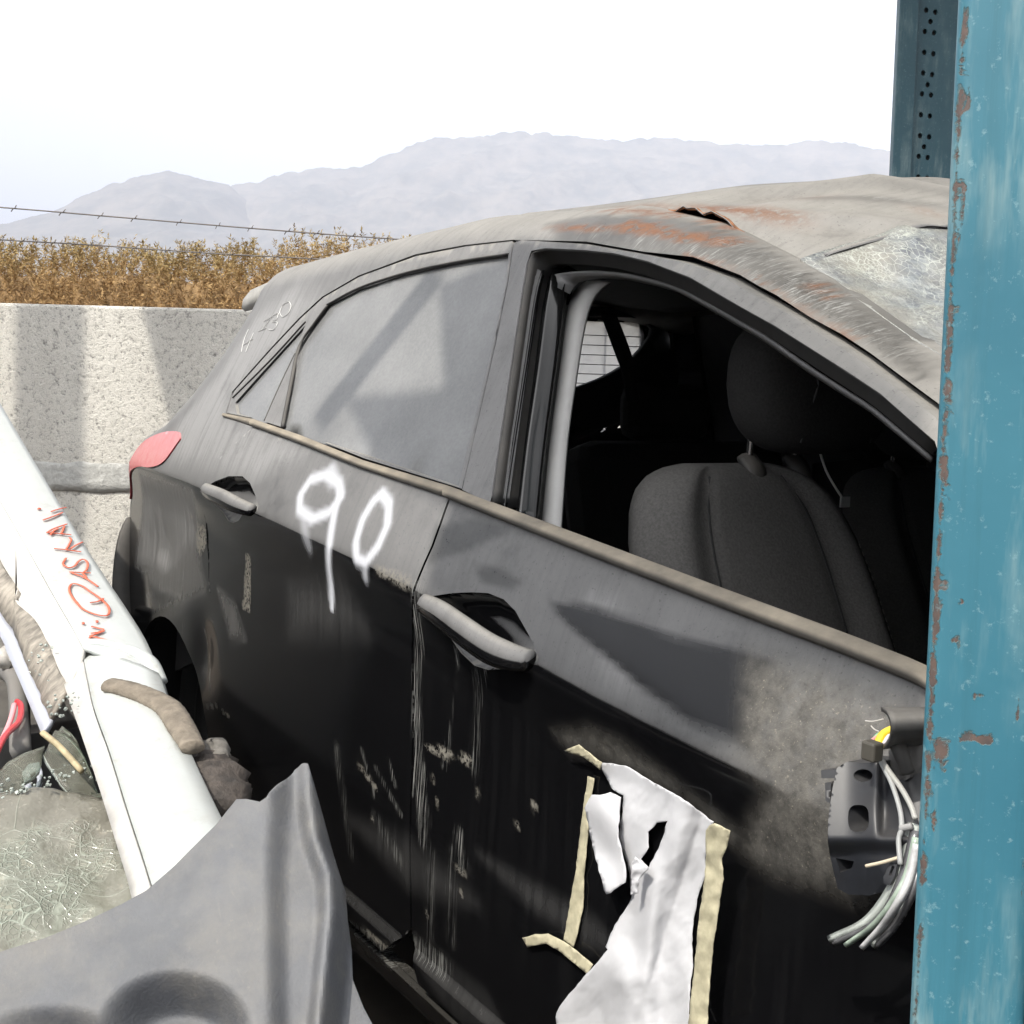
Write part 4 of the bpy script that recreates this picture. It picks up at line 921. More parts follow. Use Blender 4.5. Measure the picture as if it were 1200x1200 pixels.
# ------------------------------------------------------------------ mountains, ground, haze
MT, nt, nodes, links, b = newmat('dry_mountain_scrub')
mn_ = noise_n(nt, .012, 8, .65); mf = noise_n(nt, .06, 5, .6)
links.new(mix_c(nt, ramp(nt, math_n(nt, 'ADD', math_n(nt, 'MULTIPLY', mn_, .6), math_n(nt, 'MULTIPLY', mf, .4)), [(.42, 0.), (.58, 1.)]), (.085, .083, .07), (.19, .165, .135)), b.inputs['Base Color']); b.inputs['Roughness'].default_value = .95
RID = {'far': (2900., [(-900, 240), (-300, 225), (0, 262), (240, 240), (272, 216), (300, 212), (330, 203), (370, 197), (420, 196), (450, 182), (500, 163), (560, 158), (610, 153), (660, 157), (720, 163), (790, 161), (860, 168), (900, 170), (960, 164), (1000, 167), (1040, 175), (1100, 172), (1200, 185), (1500, 200), (2200, 240)]),
       'near': (2750., [(-900, 330), (-300, 318), (-60, 285), (0, 262), (60, 248), (110, 222), (160, 206), (190, 199), (215, 203), (245, 210), (270, 217), (300, 240), (340, 275), (380, 330), (420, 420), (2200, 440)])}
for nm_, (D, rd) in RID.items():
    xs_ = np.linspace(-900, 2200, 760); ry = np.interp(xs_, [p[0] for p in rd], [p[1] for p in rd]); V = []
    nr = 80
    for i, (x, y) in enumerate(zip(xs_, ry)):
        r0 = ray(x, y); hd = r0.copy(); hd[2] = 0; nh = np.linalg.norm(hd); hd /= nh; Hh = max(1., CAM[2]+D*r0[2]/nh)
        for j in range(nr):
            t = j/(nr-1); r = D*(.50+.5*t) if t <= 1 else D; p = np.array((CAM[0], CAM[1], 0))+hd*r
            z = Hh*(t**1.15); q = Vector((p[0]/260., p[1]/260., 0))
            z *= 1+.30*(1-t)**.6*(mnoise.ridged_multi_fractal(q*1.1, .9, 2.2, 7, .9, 2.0)*.55-.55)*min(1, t*4)+.012*mnoise.fractal(q*9, .8, 2.1, 4)
            V.append((p[0], p[1], z-2))
        V.append(tuple(np.array((CAM[0], CAM[1], 0))+hd*D*1.25+np.array((0, 0, -3))))
    k = nr+1
    F = [(i*k+j, i*k+j+1, (i+1)*k+j+1, (i+1)*k+j) for i in range(len(xs_)-1) for j in range(k-1)]
    mo = mk('mountain', V, F, MT, None); tag(mo, kind='structure')
g = mk('ground', [(-7000, -7000, 0), (7000, -7000, 0), (7000, 7000, 0), (-7000, 7000, 0)], [(0, 1, 2, 3)], simple('dry_dirt', (.085, .070, .055), .95, var=.35, scale=2.5), None, False); tag(g, kind='structure')
HZ = bpy.data.materials.new('haze'); HZ.use_nodes = True; hn = HZ.node_tree
for n in list(hn.nodes):
    if n.type != 'OUTPUT_MATERIAL': hn.nodes.remove(n)
pv_ = hn.nodes.new('ShaderNodeVolumePrincipled'); pv_.inputs['Color'].default_value = (.79, .845, 1, 1); pv_.inputs['Density'].default_value = .00046; pv_.inputs['Anisotropy'].default_value = -.25
hn.links.new(pv_.outputs[0], [n for n in hn.nodes if n.type == 'OUTPUT_MATERIAL'][0].inputs['Volume'])
hz = box('haze', (0, 0, 379), (14200, 14200, 760), HZ); tag(hz, kind='stuff')

# ------------------------------------------------------------------ painted steel posts
def teal(name, base, hi):
    m, nt, nodes, links, b = newmat(name)
    n1 = noise_n(nt, 55, 9, .72, dist=.5); n2 = noise_n(nt, 6, 5, .6); n3 = noise_n(nt, 1., 5, .65, (34, 34, 5)); ca = attr(nt, 'chip')
    c = mix_c(nt, ramp(nt, n2, [(.3, 0.), (.75, 1.)]), base, hi)
    c = mix_c(nt, math_n(nt, 'MULTIPLY', ramp(nt, n3, [(.48, 0.), (.76, .75)]), ramp(nt, n2, [(.4, .0), (.65, 1.)])), c, (.38, .47, .44))
    lvl = math_n(nt, 'SUBTRACT', math_n(nt, 'ADD', n1, ca), 1.)
    c = mix_c(nt, ramp(nt, lvl, [(.0, 0.), (.03, .75)]), c, (.33, .45, .45))
    c = mix_c(nt, ramp(nt, lvl, [(.035, 0.), (.05, 1.)]), c, mix_c(nt, ramp(nt, noise_n(nt, 90, 4), [(.35, 0.), (.7, 1.)]), (.070, .058, .056), (.130, .088, .072)))
    dk = noise_n(nt, 1., 6, .7, (60, 60, 2.2)); c = mix_c(nt, ramp(nt, dk, [(.50, 0.), (.75, .45)]), c, (.020, .085, .110)); c = mix_c(nt, ramp(nt, noise_n(nt, 130, 4, .75), [(.60, 0.), (.70, .6)]), c, (.20, .33, .36))
    links.new(c, b.inputs['Base Color']); b.inputs['Roughness'].default_value = .42
    bump(nt, b, math_n(nt, 'ADD', math_n(nt, 'MULTIPLY', ramp(nt, lvl, [(.0, 1.), (.05, 0.)]), 1.), math_n(nt, 'MULTIPLY', n2, .25)), .0015); return m
TEAL = teal('chipped_teal_paint', (.030, .135, .188), (.046, .172, .228))
def axis_between(p_top, p_bot, dep):
    bot = at(*p_bot, dep); r = ray(*p_top); r0 = RC_.T[:, 0]*0
    best = min(np.linspace(dep*.7, dep*1.3, 400), key=lambda d: np.linalg.norm((CAM+r*d-bot)[:2])); top = CAM+r*best
    ax = (top-bot)/np.linalg.norm(top-bot); return bot-ax*(bot[2]/ax[2]), ax
p0, ax = axis_between((1123, 0), (1066, 1200), .82)
post = empty('steel_post', p0, 'chipped teal blue steel post standing in front beside the hatchback', 'post')
fw = -np.cross(ax, RC_[0]); fr = RC_[0]*math.cos(-.34)+RC_[2]*math.sin(-.34); fr -= ax*(fr @ ax); fr /= np.linalg.norm(fr); fb = np.cross(ax, fr)*1.0
if fb @ RC_[2] < 0: fb = -fb
wA, wB, rA = .0700, .085, .009
cs = []
for (cx, cy, a0) in ((rA, rA, 180), (wA-rA, rA, 270), (wA-rA, wB-rA, 0), (rA, wB-rA, 90)):
    for t in range(6): a = math.radians(a0+t*18); cs.append((cx+rA*math.cos(a), cy+rA*math.sin(a)))
cs = dense(cs, .005); nz = 620; V = []; chip = []
pt = p0
for k in range(nz):
    s_ = 3.6*k/(nz-1)
    for (a, b_) in cs: V.append(p0+ax*s_+fr*a+fb*b_)
V = np.array(V); m_ = len(cs); F = [(k*m_+i, k*m_+(i+1) % m_, (k+1)*m_+(i+1) % m_, (k+1)*m_+i) for k in range(nz-1) for i in range(m_)]
q = (V-CAM) @ RC_.T; uv = 600+FPX*q[:, :2]/q[:, 2:3]; la_ = np.tile(cs[:, 0], nz); lb_ = np.tile(cs[:, 1], nz)
sv = np.array([mnoise.noise(Vector((v[2]*7, 3.3, 0))) for v in V])
chip = .50*np.exp(-((la_-.004)/.0045)**2)*(lb_ < .03)+.05+.12*sv*np.exp(-((la_-.004)/.008)**2)
def cspot(x, y, rx, ry, k):
    global chip
    chip = np.maximum(chip, k*.96*np.exp(-.8*(((uv[:, 0]-x)/rx)**2+((uv[:, 1]-y)/ry)**2))*(lb_ < .03))
for (x, y, rx, ry, k) in ((1133, 110, 10, 60, .66), (1128, 230, 7, 60, .60), (1128, 325, 4, 18, .66), (1140, 330, 4, 5, .62), (1124, 365, 4, 8, .66), (1113, 400, 8, 18, .62), (1115, 470, 9, 60, .64), (1110, 560, 7, 60, .60), (1112, 690, 8, 35, .68), (1127, 703, 9, 9, .72), (1120, 748, 10, 22, .68), (1128, 795, 9, 7, .66), (1144, 818, 11, 8, .74), (1102, 880, 20, 30, .66), (1135, 862, 20, 10, .72), (1155, 868, 14, 12, .72), (1095, 960, 5, 40, .55), (1094, 970, 3, 22, .62), (1192, 830, 6, 34, .62), (1188, 890, 4, 12, .6), (1198, 1020, 5, 60, .6), (1140, 175, 3, 10, .5)): cspot(x, y, rx, ry, k)
mk('post_shaft', V, F, TEAL, post, True, {'chip': chip})
lipo = box('post_base_plate', p0+fr*.035+fb*.04+np.array((0, 0, .008)), (.16, .16, .016), TEAL, post, None, .003)
# far post: channel with two rows of bolt holes
p1, ax1 = axis_between((1055, 0), (1045, 215), 3.8)
post2 = empty('steel_post', p1, 'dark teal steel post with rows of bolt holes behind the car roof', 'post')
fr1 = RC_[0]-ax1*(RC_[0] @ ax1); fr1 /= np.linalg.norm(fr1); fb1 = np.cross(ax1, fr1); fb1 = -fb1 if fb1 @ RC_[2] < 0 else fb1
def loc(px, py):                             # seen point on the face of the far post, in its own (across, along) measures
    d = ray(px, py); n = fb1; t = ((p1-CAM) @ n)/(d @ n); w = CAM+d*t-p1; return (w @ fr1, w @ ax1)
hol = [(1000+x/3, y/3) for x, y in ((265, 28), (297, 35), (280, 68), (260, 103), (293, 108), (258, 177), (290, 182), (254, 250), (286, 256), (270, 292), (250, 324), (282, 328), (246, 398), (278, 402), (243, 472), (275, 476), (257, 511), (238, 545), (270, 549), (236, 618), (268, 622))]
HOLES = [loc(*h) for h in hol]; top_ = 4.2
V = []; F = []
P, T = fill2d([(.060, 0), (.30, 0), (.30, top_), (.060, top_)], [[(u+.0070*math.cos(a), v+.0085*math.sin(a)) for a in np.linspace(0, 2*math.pi, 10, endpoint=False)] for u, v in HOLES], .05)
TEAL2 = teal('shaded_teal_paint', (.034, .095, .120), (.045, .120, .148))  # darker copy of the teal: the far post's shade put into its colour
ch_ = np.array([.28+.10*(abs(p[0]-.125) < .05)*(random.random()) for p in P])
V3 = np.array([p1+fr1*u+ax1*v+fb1*.022 for u, v in P])
Vr, Fr, sr = rim(V3, T, lambda v: fb1*.012)
mk('post_web', Vr, Fr, TEAL2, post2, False, {'chip': ch_[sr]})
def prism(name, u0, u1, b0, b1, mat, parent):
    V = [p1+fr1*u+ax1*v+fb1*b_ for v in (0, top_) for u in (u0, u1) for b_ in (b0, b1)]
    return bevel(mk(name, V, [(0, 2, 3, 1), (4, 5, 7, 6), (0, 1, 5, 4), (2, 6, 7, 3), (0, 4, 6, 2), (1, 3, 7, 5)], mat, parent, False), .003)
prism('post_flange', 0, .058, 0, .035, TEAL2, post2); prism('post_flange', .302, .36, 0, .20, TEAL2, post2); prism('post_back', .058, .302, .036, .20, DARKIN, post2)

# ------------------------------------------------------------------ white wreck in front of the hatchback
wb = at(140, 770, 1.6)
white = empty('white_car_wreck', (wb[0], wb[1]-.6, 0), 'white wrecked car with a broken windscreen and red writing on its pillar', 'car')
GRIME = simple('dirty_sealant', (.25, .225, .19), .9, var=.6, scale=80, bmp=.001, stretch=(1, .4, .4))
WDIRT = simple('dirty_white_enamel', (.48, .47, .45), .4, var=.2, scale=30, dust=.22, dustc=(.46, .42, .36))
def pil(x, y, dd=0.): return at(x, y, 1.6+.6*(770-y)/295+dd)
def pl(pts, dd): return spline(np.array([pil(x, y, dd) for x, y in pts]), 40)
R_ = [(187, 789), (172, 752), (150, 716), (100, 640), (40, 540), (0, 472), (-70, 352)]
K_ = [(97, 757), (80, 724), (60, 690), (0, 585), (-60, 480), (-110, 390)]
K_ = [(98, 758), (86, 735), (60, 690), (30, 637), (0, 585), (-40, 515), (-110, 392)]
I_ = [(80, 806), (64, 773), (43, 728), (17, 704), (20, 690), (0, 656), (-70, 540)]
mid = [((a[0]*.5+b_[0]*.5), (a[1]*.5+b_[1]*.5)) for a, b_ in zip(R_, K_)]
outer = pl(R_, .0); outer2 = outer+np.array((0, .004, -.018)); outer3 = outer+np.array((0, .012, -.10))
ridge = pl(K_, -.055); mid_ = pl(mid, -.040)
near_r = outer*.86+mid_*.14+RC_[2]*-.006; near_k = ridge*.9+mid_*.1
inn = pl(I_, -.03)
apillar = loft('front_pillar', [outer3, outer2, outer, near_r, mid_, near_k, ridge], WHITEP, white, 40, .006)
# stepped lower end of the pillar skin
mid_i = inn*.5+ridge*.5
loft('pillar_flange', [ridge+RC_[2]*.004, mid_i+RC_[2]*.02, inn], WDIRT, apillar, 40, .004)
S_L = [(58, 842), (46, 812), (35, 789), (16, 741), (0, 717), (-70, 600)]
sl = pl(S_L, .02); mids = (pl(I_, -.045)+sl)/2
ns = 60; Vs = [resample(inn+RC_[2]*-.002, ns), resample(mids+RC_[2]*-.001, ns), resample(sl, ns)]
for L in Vs:
    for i in range(ns): L[i] += RC_[2]*(.0012*mnoise.noise(Vector((i*.5, L[0][0], 2))))+RC_[0]*.005*mnoise.noise(Vector((i*.35, 9, L[0][1]*5)))
loft('sealant_strip', Vs, GRIME, apillar, ns, .006)
inner_w = simple('pillar_trim_white', (.42, .44, .50), .4, dust=.1)
S_W = [(54, 862), (44, 838), (28, 800), (10, 760), (0, 738), (-70, 615)]
loft('pillar_trim', [sl+RC_[2]*.02, pl(S_W, .05)+RC_[2]*-.01, pl(S_W, .06)], inner_w, white, 40, .004)
# wing panel running towards the viewer
def dwing(y): return 1/(1/1.6+(1/1.06-1/1.6)*(y-770)/210.)
def wg(x, y, dd=0.): return at(x, y, dwing(y)+dd)
WR = [(184, 792), (190, 812), (205, 850), (222, 890), (240, 930), (262, 975), (300, 1050), (340, 1130)]
WK = [(97, 764), (104, 800), (112, 835), (130, 885), (150, 950), (168, 1005), (182, 1050), (205, 1120)]
WI = [(76, 806), (84, 830), (96, 862), (118, 925), (138, 985), (154, 1035), (160, 1060), (175, 1130)]
def wl_(pts, dd): return spline(np.array([wg(x, y, dd) for x, y in pts]), 40)
wr, wk, wi = wl_(WR, 0), wl_(WK, -.012), wl_(WI, .03)
wing = loft('wing_panel', [wr+np.array((0, -.02, -.06)), wr+np.array((0, .006, -.012)), wr, wr*.8+wk*.2+np.array((0, 0, .004)), wr*.25+wk*.75+np.array((0, 0, .006)), wk], WHITEP, white, 40, .004)
loft('wing_flange', [wk, wk*.5+wi*.5+np.array((0, 0, -.004)), wi], WDIRT, wing, 40, .004)
# raised lip of the pillar skin over the wing
lip = [pil(x, y, -.045+dd) for x, y, dd in ((97, 757, 0), (112, 754, .0), (135, 758, .01), (160, 766, .02), (176, 778, .035), (188, 800, .06))]
tube('pillar_lip', lip, [.008, .009, .010, .011, .012, .010], WHITEP, apillar, 10, 40, .7)
# red hand lettering N. QASKAI climbing the pillar
INK = simple('red_marker_ink', (.62, .13, .07), .6, var=.25, scale=200)
def zr(pts): return [(x/3, 450+y/3) for x, y in pts]
inkp = None
for s_ in ([(390, 905), (350, 893), (316, 886)], [(316, 886), (345, 876), (366, 868)], [(320, 876), (345, 872), (366, 866)], [(366, 862), (345, 858), (322, 852)], [(322, 884), (318, 890), (314, 892)],
           [(292, 838), (294, 842), (291, 844)], [(340, 832), (343, 836), (340, 838)],
           [(270, 770), (252, 745), (243, 720), (255, 702), (285, 708), (315, 728), (350, 752), (378, 778), (385, 800), (374, 814), (345, 812), (310, 800), (285, 785), (268, 765)], [(318, 768), (345, 764), (362, 754), (358, 762)],
           [(245, 660), (265, 668), (300, 682), (345, 712)], [(245, 660), (275, 662), (318, 664)], [(290, 664), (300, 675), (305, 684)],
           [(232, 612), (222, 632), (240, 645), (262, 640), (275, 624), (292, 616), (308, 628), (306, 650), (296, 660)],
           [(190, 578), (230, 582), (285, 590)], [(232, 582), (240, 570), (250, 548), (245, 540)], [(250, 578), (268, 566), (290, 556)],
           [(165, 522), (200, 525), (250, 530)], [(165, 522), (190, 508), (235, 492)], [(215, 526), (222, 512), (226, 500)], [(178, 530), (190, 516), (205, 508)],
           [(152, 478), (185, 466), (220, 452)], [(134, 440), (138, 436), (142, 440)], [(180, 448), (205, 440), (232, 434)]):
    pts = [pil(x, y, 0) for x, y in zr(s_)]
    def onface(p):                            # drop the point on the painted pillar face
        q = (p-CAM) @ RC_.T; x, y = 600+FPX*q[0]/q[2], 600+FPX*q[1]/q[2]
        xr = np.interp(-y, [-b_ for a, b_ in R_], [a for a, b_ in R_]); xk = np.interp(-y, [-b_ for a, b_ in K_], [a for a, b_ in K_]); t = (x-xk)/(xr-xk)
        dd = np.interp(t, [0, .05, .5, .93, 1], [-.055, -.0535, -.040, -.0116, 0]); return pil(x, y, dd-.0065)
    c_ = spline(np.array([onface(p) for p in pts]), max(8, 6*len(pts)))
    tube('ink_stroke', list(c_), .0019, INK, apillar, 5, None, .45)
# foam sealing strip over the joint, and the chewed end of it
FOAM = simple('dirty_foam', (.175, .148, .115), .95, var=.3, scale=70, bmp=.004)
zf = lambda pts: [(x/4, 680+y/4) for x, y in pts]
fp = [wg(x, y, d_) for (x, y), d_ in zip(zf([(515, 492), (600, 512), (700, 548), (790, 600), (850, 690), (905, 785)]), (-.055, -.050, -.042, -.035, -.03, -.03))]
foam = tube('foam_strip', fp, [.0150, .0158, .0158, .0158, .0150, .0125], FOAM, wing, 14, 70, .55, rough=.05)
fq = [wg(x, y, .03) for x, y in zf([(905, 850), (960, 800), (1010, 790), (1040, 840)])]
tube('foam_strip', fq, [.008, .013, .014, .008], simple('grey_foam', (.14, .13, .115), .95, var=.35, scale=90), wing, 8, 20, .8, rough=.4)
JUNK = simple('rusty_dark_metal', (.055, .045, .038), .8, var=.6, scale=45, bmp=.006)
tube('wing_bracket', [wg(x, y, .06) for x, y in zf([(950, 870), (1000, 930), (1030, 1010), (1035, 1080)])], [.03, .034, .03, .02], JUNK, wing, 9, 24, .6, rough=.35)
# broken windscreen of the white car
GW, nt, nodes, links, b = newmat('grimy_broken_glass')
tc = N(nt, 'ShaderNodeTexCoord'); nzz = N(nt, 'ShaderNodeTexNoise'); nzz.inputs['Scale'].default_value = 12; links.new(tc.outputs['Object'], nzz.inputs['Vector'])
wv = N(nt, 'ShaderNodeMix', data_type='VECTOR'); wv.inputs[0].default_value = .015; links.new(tc.outputs['Object'], wv.inputs[4]); links.new(nzz.outputs['Color'], wv.inputs[5])
def vor2(scale, w):
    v = N(nt, 'ShaderNodeTexVoronoi', feature='DISTANCE_TO_EDGE'); v.inputs['Scale'].default_value = scale; links.new(wv.outputs[1], v.inputs['Vector']); return ramp(nt, v.outputs['Distance'], [(0., 1.), (w, 0.)])
ck = math_n(nt, 'MAXIMUM', math_n(nt, 'MULTIPLY', vor2(7, .006), .35), math_n(nt, 'MULTIPLY', math_n(nt, 'MAXIMUM', vor2(75, .07), math_n(nt, 'MULTIPLY', vor2(190, .10), .8)), ramp(nt, noise_n(nt, 9, 5, .6), [(.52, 0.), (.66, .9)])), True)
gb = mix_c(nt, ramp(nt, noise_n(nt, 11, 6, .65), [(.3, 0.), (.7, 1.)]), (.15, .143, .118), (.215, .205, .172))
gb = mix_c(nt, ramp(nt, noise_n(nt, 40, 5, .7), [(.58, 0.), (.72, .7)]), gb, (.37, .33, .26))
spk_ = math_n(nt, 'MULTIPLY', ramp(nt, noise_n(nt, 110, 4, .7), [(.60, 0.), (.70, 1.)]), ramp(nt, noise_n(nt, 7, 3), [(.4, .2), (.65, 1.)]))
gb = mix_c(nt, spk_, gb, (.52, .50, .42))
green = ramp(nt, noise_n(nt, 4.5, 3), [(.50, 0.), (.70, .22)]); gb = mix_c(nt, green, gb, (.22, .27, .21))
links.new(mix_c(nt, math_n(nt, 'MULTIPLY', ck, .6), gb, (.50, .56, .47)), b.inputs['Base Color']); links.new(ramp(nt, noise_n(nt, 20, 4), [(.35, .08), (.65, .45)]), b.inputs['Roughness'])
bump(nt, b, math_n(nt, 'ADD', noise_n(nt, 16, 4), math_n(nt, 'MULTIPLY', ck, .15)), .008)
EDGE, nt, nodes, links, b = newmat('green_glass_edge'); b.inputs['Base Color'].default_value = (.60, .66, .60, 1); b.inputs['Roughness'].default_value = .12; b.inputs['Transmission Weight'].default_value = .5
GWS = GW.copy(); GWS.name = 'broken_glass_shard'; n5 = GWS.node_tree; b5 = n5.nodes['Principled BSDF']; o5 = n5.nodes['Material Output']
t5 = n5.nodes.new('ShaderNodeBsdfTransparent'); t5.inputs[0].default_value = (.80, .90, .82, 1); m5 = n5.nodes.new('ShaderNodeMixShader'); m5.inputs[0].default_value = .5
n5.links.new(t5.outputs[0], m5.inputs[1]); n5.links.new(b5.outputs[0], m5.inputs[2]); n5.links.new(m5.outputs[0], o5.inputs[0])
gp0 = at(95, 862, 1.36); gn = np.array((.42, -.12, .9))
def gl_at(x, y, k=0., sc_=1.):
    p = on_plane(x, y, gp0, gn); p = p+np.array((0, 0, 1))*(.013*mnoise.noise(Vector((p[0]*9, p[1]*9, k)))+.006*mnoise.noise(Vector((p[0]*26, p[1]*30, k)))-.01*k); return p
def shard(poly, k, sp=9):
    o = pxsheet('glass_sheet' if k == 0 else 'glass_shard', jag2(poly), [], sp, None, GW if k == 0 else GWS, white if k == 0 else gsheet, .005, None, lambda x, y: gl_at(x, y, k)); o.data.materials.append(EDGE)
    o.modifiers['thickness'].material_offset_rim = 1; return o
jag2 = lambda P, a=1.6: [(x+random.uniform(-a, a), y+random.uniform(-a, a)) for x, y in dense(P, 9)]
gsheet = None
gsheet = shard([(-160, 930), (0, 928), (40, 926), (75, 922), (105, 926), (122, 930), (134, 965), (148, 1010), (160, 1060), (120, 1110), (-40, 1160), (-160, 1180)], 0)
shard([(-60, 918), (0, 890), (30, 872), (52, 862), (45, 890), (28, 908), (26, 922), (-60, 935)], 1.0, 7)
shard([(50, 868), (64, 832), (84, 842), (100, 870), (122, 922), (96, 922), (70, 898)], 2.0, 6)
shard([(56, 850), (72, 820), (92, 838), (104, 872), (86, 862)], 3.0, 5)
shard([(62, 930), (90, 926), (124, 922), (116, 938), (84, 944)], .4, 6)
tube('rubber_wiper_edge', [gl_at(50, 872, -1.2), gl_at(70, 893, -1.2), gl_at(96, 921, -1.2)], .0035, simple('yellowed_seal', (.40, .33, .20), .7, var=.4, scale=60), gsheet, 6, 14)
for k in range(90):                                            # crumbs of tempered glass along the edge
    x, y = random.choice([(random.uniform(0, 60), random.uniform(915, 935)), (random.uniform(60, 125), random.uniform(905, 930)), (random.uniform(55, 95), random.uniform(820, 850)), (random.uniform(30, 62), random.uniform(755, 800))])
    if y < 815: c = pil(x, y, -.05)
    else: c = gl_at(x, y, -.9)
    s_ = random.uniform(.0012, .0034); box('glass_crumb', c, (s_, s_*.8, s_*.9), EDGE, gsheet, Matrix.Rotation(random.uniform(0, 3), 3, Vector((random.random(), random.random(), 1)).normalized()))
# inside of the cabin seen through the hole
DASH = simple('dark_dashboard', (.03, .03, .032), .7, var=.4, dust=.4)
c_ = on_plane(-40, 900, gp0+np.array((0, 0, -.14)), (0, 0, 1)); box('dashboard', c_+np.array((-.15, -.25, -.02)), (.9, 1.1, .06), DASH, white, None, .02)
tube('steering_stalk', [pil(-30, 720, .25), pil(2, 772, .2), pil(20, 800, .18), pil(24, 880, .05)], [.02, .022, .014, .012], simple('grey_stalk', (.16, .155, .15), .6, dust=.4), white, 8, 24)
tube('cloth_knot', [pil(2, 776, .15), pil(14, 768, .15), pil(26, 776, .15)], [.012, .02, .010], simple('dusty_rag', (.42, .40, .37), .95, var=.3), white, 8, 14, rough=.3)
RED = simple('red_cable_sleeve', (.62, .04, .05), .35); PINK = simple('pink_cable_sleeve', (.75, .36, .38), .4)
tube('cable', [pil(-20, 905, -.04), pil(0, 872, -.02), pil(12, 845, .02), pil(17, 826, .04)], 0.0034, PINK, white, 8, 20)
tube('cable', [pil(-20, 920, -.04), pil(4, 866, -.02), pil(22, 846, .02), pil(25, 828, .04), pil(20, 822, .05)], 0.0036, RED, white, 8, 24)
pxsheet('vent_frame', [(26, 905), (34, 895), (46, 893), (50, 905), (46, 922), (30, 924)], [[(36, 908), (41, 904), (44, 912), (42, 922), (37, 922)]], 3, None, inner_w, white, .006, None, lambda x, y: on_plane(x, y, gp0+np.array((0, 0, -.05)), gn))
# the rest of its body: roof, far pillar, door below the pillar (outside the frame or hidden)
yc = -2.05; mir = lambda P: np.array([(p[0], 2*yc-p[1], p[2]) for p in P])
loft('front_pillar', [mir(outer3), mir(outer2), mir(outer), mir(mid_), mir(ridge)], WHITEP, white, 40, .006)
tl_w = outer[-1]; rl_w = mir(outer[-1:])[0]
rows = [[np.array((tl_w[0]-.05*0-dx, tl_w[1]*(1-t)+rl_w[1]*t, tl_w[2]+dz+.05*(1-(2*t-1)**2))) for t in np.linspace(0, 1, 14)] for dx, dz in ((0, 0), (.25, .05), (.7, .06), (1.2, .03))]
loft('roof_skin', rows, WHITEP, white, 14, .01)
loft('door_panel', [outer3, outer3*np.array((1, 1, 0))+np.array((0, .03, .62)), outer3*np.array((1, 1, 0))+np.array((0, .03, .30))], DARKIN, white, 40, .01)

# windscreen carried on to the far side, firewall, floor, rails and the rear body
e0 = [gl_at(-160, y, 0) for y in np.linspace(932, 1178, 10)]
e1 = [np.array((p[0]-.10*(i/9.), -2.05, p[2]+.03)) for i, p in enumerate(e0)]; e2 = [np.array((p[0]-.05, -2.72, p[2]-.01)) for p in e0]
loft('glass_sheet', [e0, [(a+b_)/2+np.array((0, 0, .012)) for a, b_ in zip(e0, e1)], e1, [(a+b_)/2 for a, b_ in zip(e1, e2)], e2], GW, white, 10, .005)
box('firewall', (1.98, -2.05, .50), (.04, 1.44, .50), DASH, white)
box('cabin_floor', (.55, -2.05, .26), (2.9, 1.44, .05), DASH, white)
for y_ in (-1.42, -2.68):
    box('chassis_rail', (2.50, y_, .42), (1.0, .10, .14), WHITEP, white, None, .015)
    tw_ = tyre.copy(); col.objects.link(tw_); tw_.name = 'wheel'; tw_.location = (2.62, y_-.0 if y_ < -2 else y_-.02, .315); tw_.parent = white; tw_.matrix_parent_inverse = parent_inv(white)
    rw_ = rim_.copy(); col.objects.link(rw_); rw_.name = 'rim'; rw_.parent = tw_
box('bumper_beam', (3.02, -2.05, .45), (.07, 1.36, .14), simple('bare_bumper_beam', (.22, .22, .23), .45, metal=.6), white, None, .02)
box('engine_block', (2.50, -2.10, .46), (.50, .62, .36), JUNK, white, None, .06)
for s_, y_ in ((1, -1.27), (-1, -2.83)):
    prs = [(.95, .30), (.95, .92), (.90, 1.30), (-.55, 1.34), (-.95, .95), (-1.0, .30)]
    V = [(x, y_-s_*.09*max(0, z-.92)/.4, z) for x, z in prs]; win = None
    solidify(mk('rear_body_side', V, [tuple(range(6))], WHITEP, white, False), .03)
solidify(mk('tail_panel', [(-1.0, -1.27, .30), (-1.0, -2.83, .30), (-.95, -2.83, .95), (-.95, -1.27, .95), (-.55, -2.74, 1.34), (-.55, -1.36, 1.34)], [(0, 1, 2, 3), (3, 2, 4, 5)], WHITEP, white, False), .03)
for y_ in (-1.67, -2.43):
    sb_ = box('seat_back', (1.05, y_, .75), (.14, .48, .62), DASH, white, Matrix.Rotation(-.25, 3, 'Y'), .06); box('headrest', (.93, y_, 1.14), (.10, .26, .16), DASH, sb_, None, .04)
for y_ in (-1.42, -2.68):
    tw_ = tyre.copy(); col.objects.link(tw_); tw_.name = 'wheel'; tw_.location = (-.10, y_, .315); tw_.parent = white; tw_.matrix_parent_inverse = parent_inv(white)
    rw_ = rim_.copy(); col.objects.link(rw_); rw_.name = 'rim'; rw_.parent = tw_

# ------------------------------------------------------------------ loose grey plastic liner in the foreground
PLA = simple('weathered_grey_plastic', (.050, .053, .060), .5, dust=.95, dustc=(.150, .153, .160), var=.2, scale=30)
nt = PLA.node_tree; b = nt.nodes['Principled BSDF']; old = b.inputs['Base Color'].links[0].from_socket
s1 = ramp(nt, noise_n(nt, 1., 4, .7, (14, 260, 60), .6), [(.60, 0.), (.72, .5)]); s2 = ramp(nt, noise_n(nt, 150, 3, .7), [(.62, 0.), (.72, .7)]); s3 = ramp(nt, noise_n(nt, 9, 6, .7), [(.44, 0.), (.70, .38)])
c1 = mix_c(nt, s3, old, (.25, .23, .19)); c1 = mix_c(nt, math_n(nt, 'MULTIPLY', s1, s3), c1, (.36, .34, .28)); c1 = mix_c(nt, math_n(nt, 'MULTIPLY', s2, s3), c1, (.36, .32, .25))
nt.links.new(c1, b.inputs['Base Color']); bump(nt, b, noise_n(nt, 420, 2, .5), .0004)
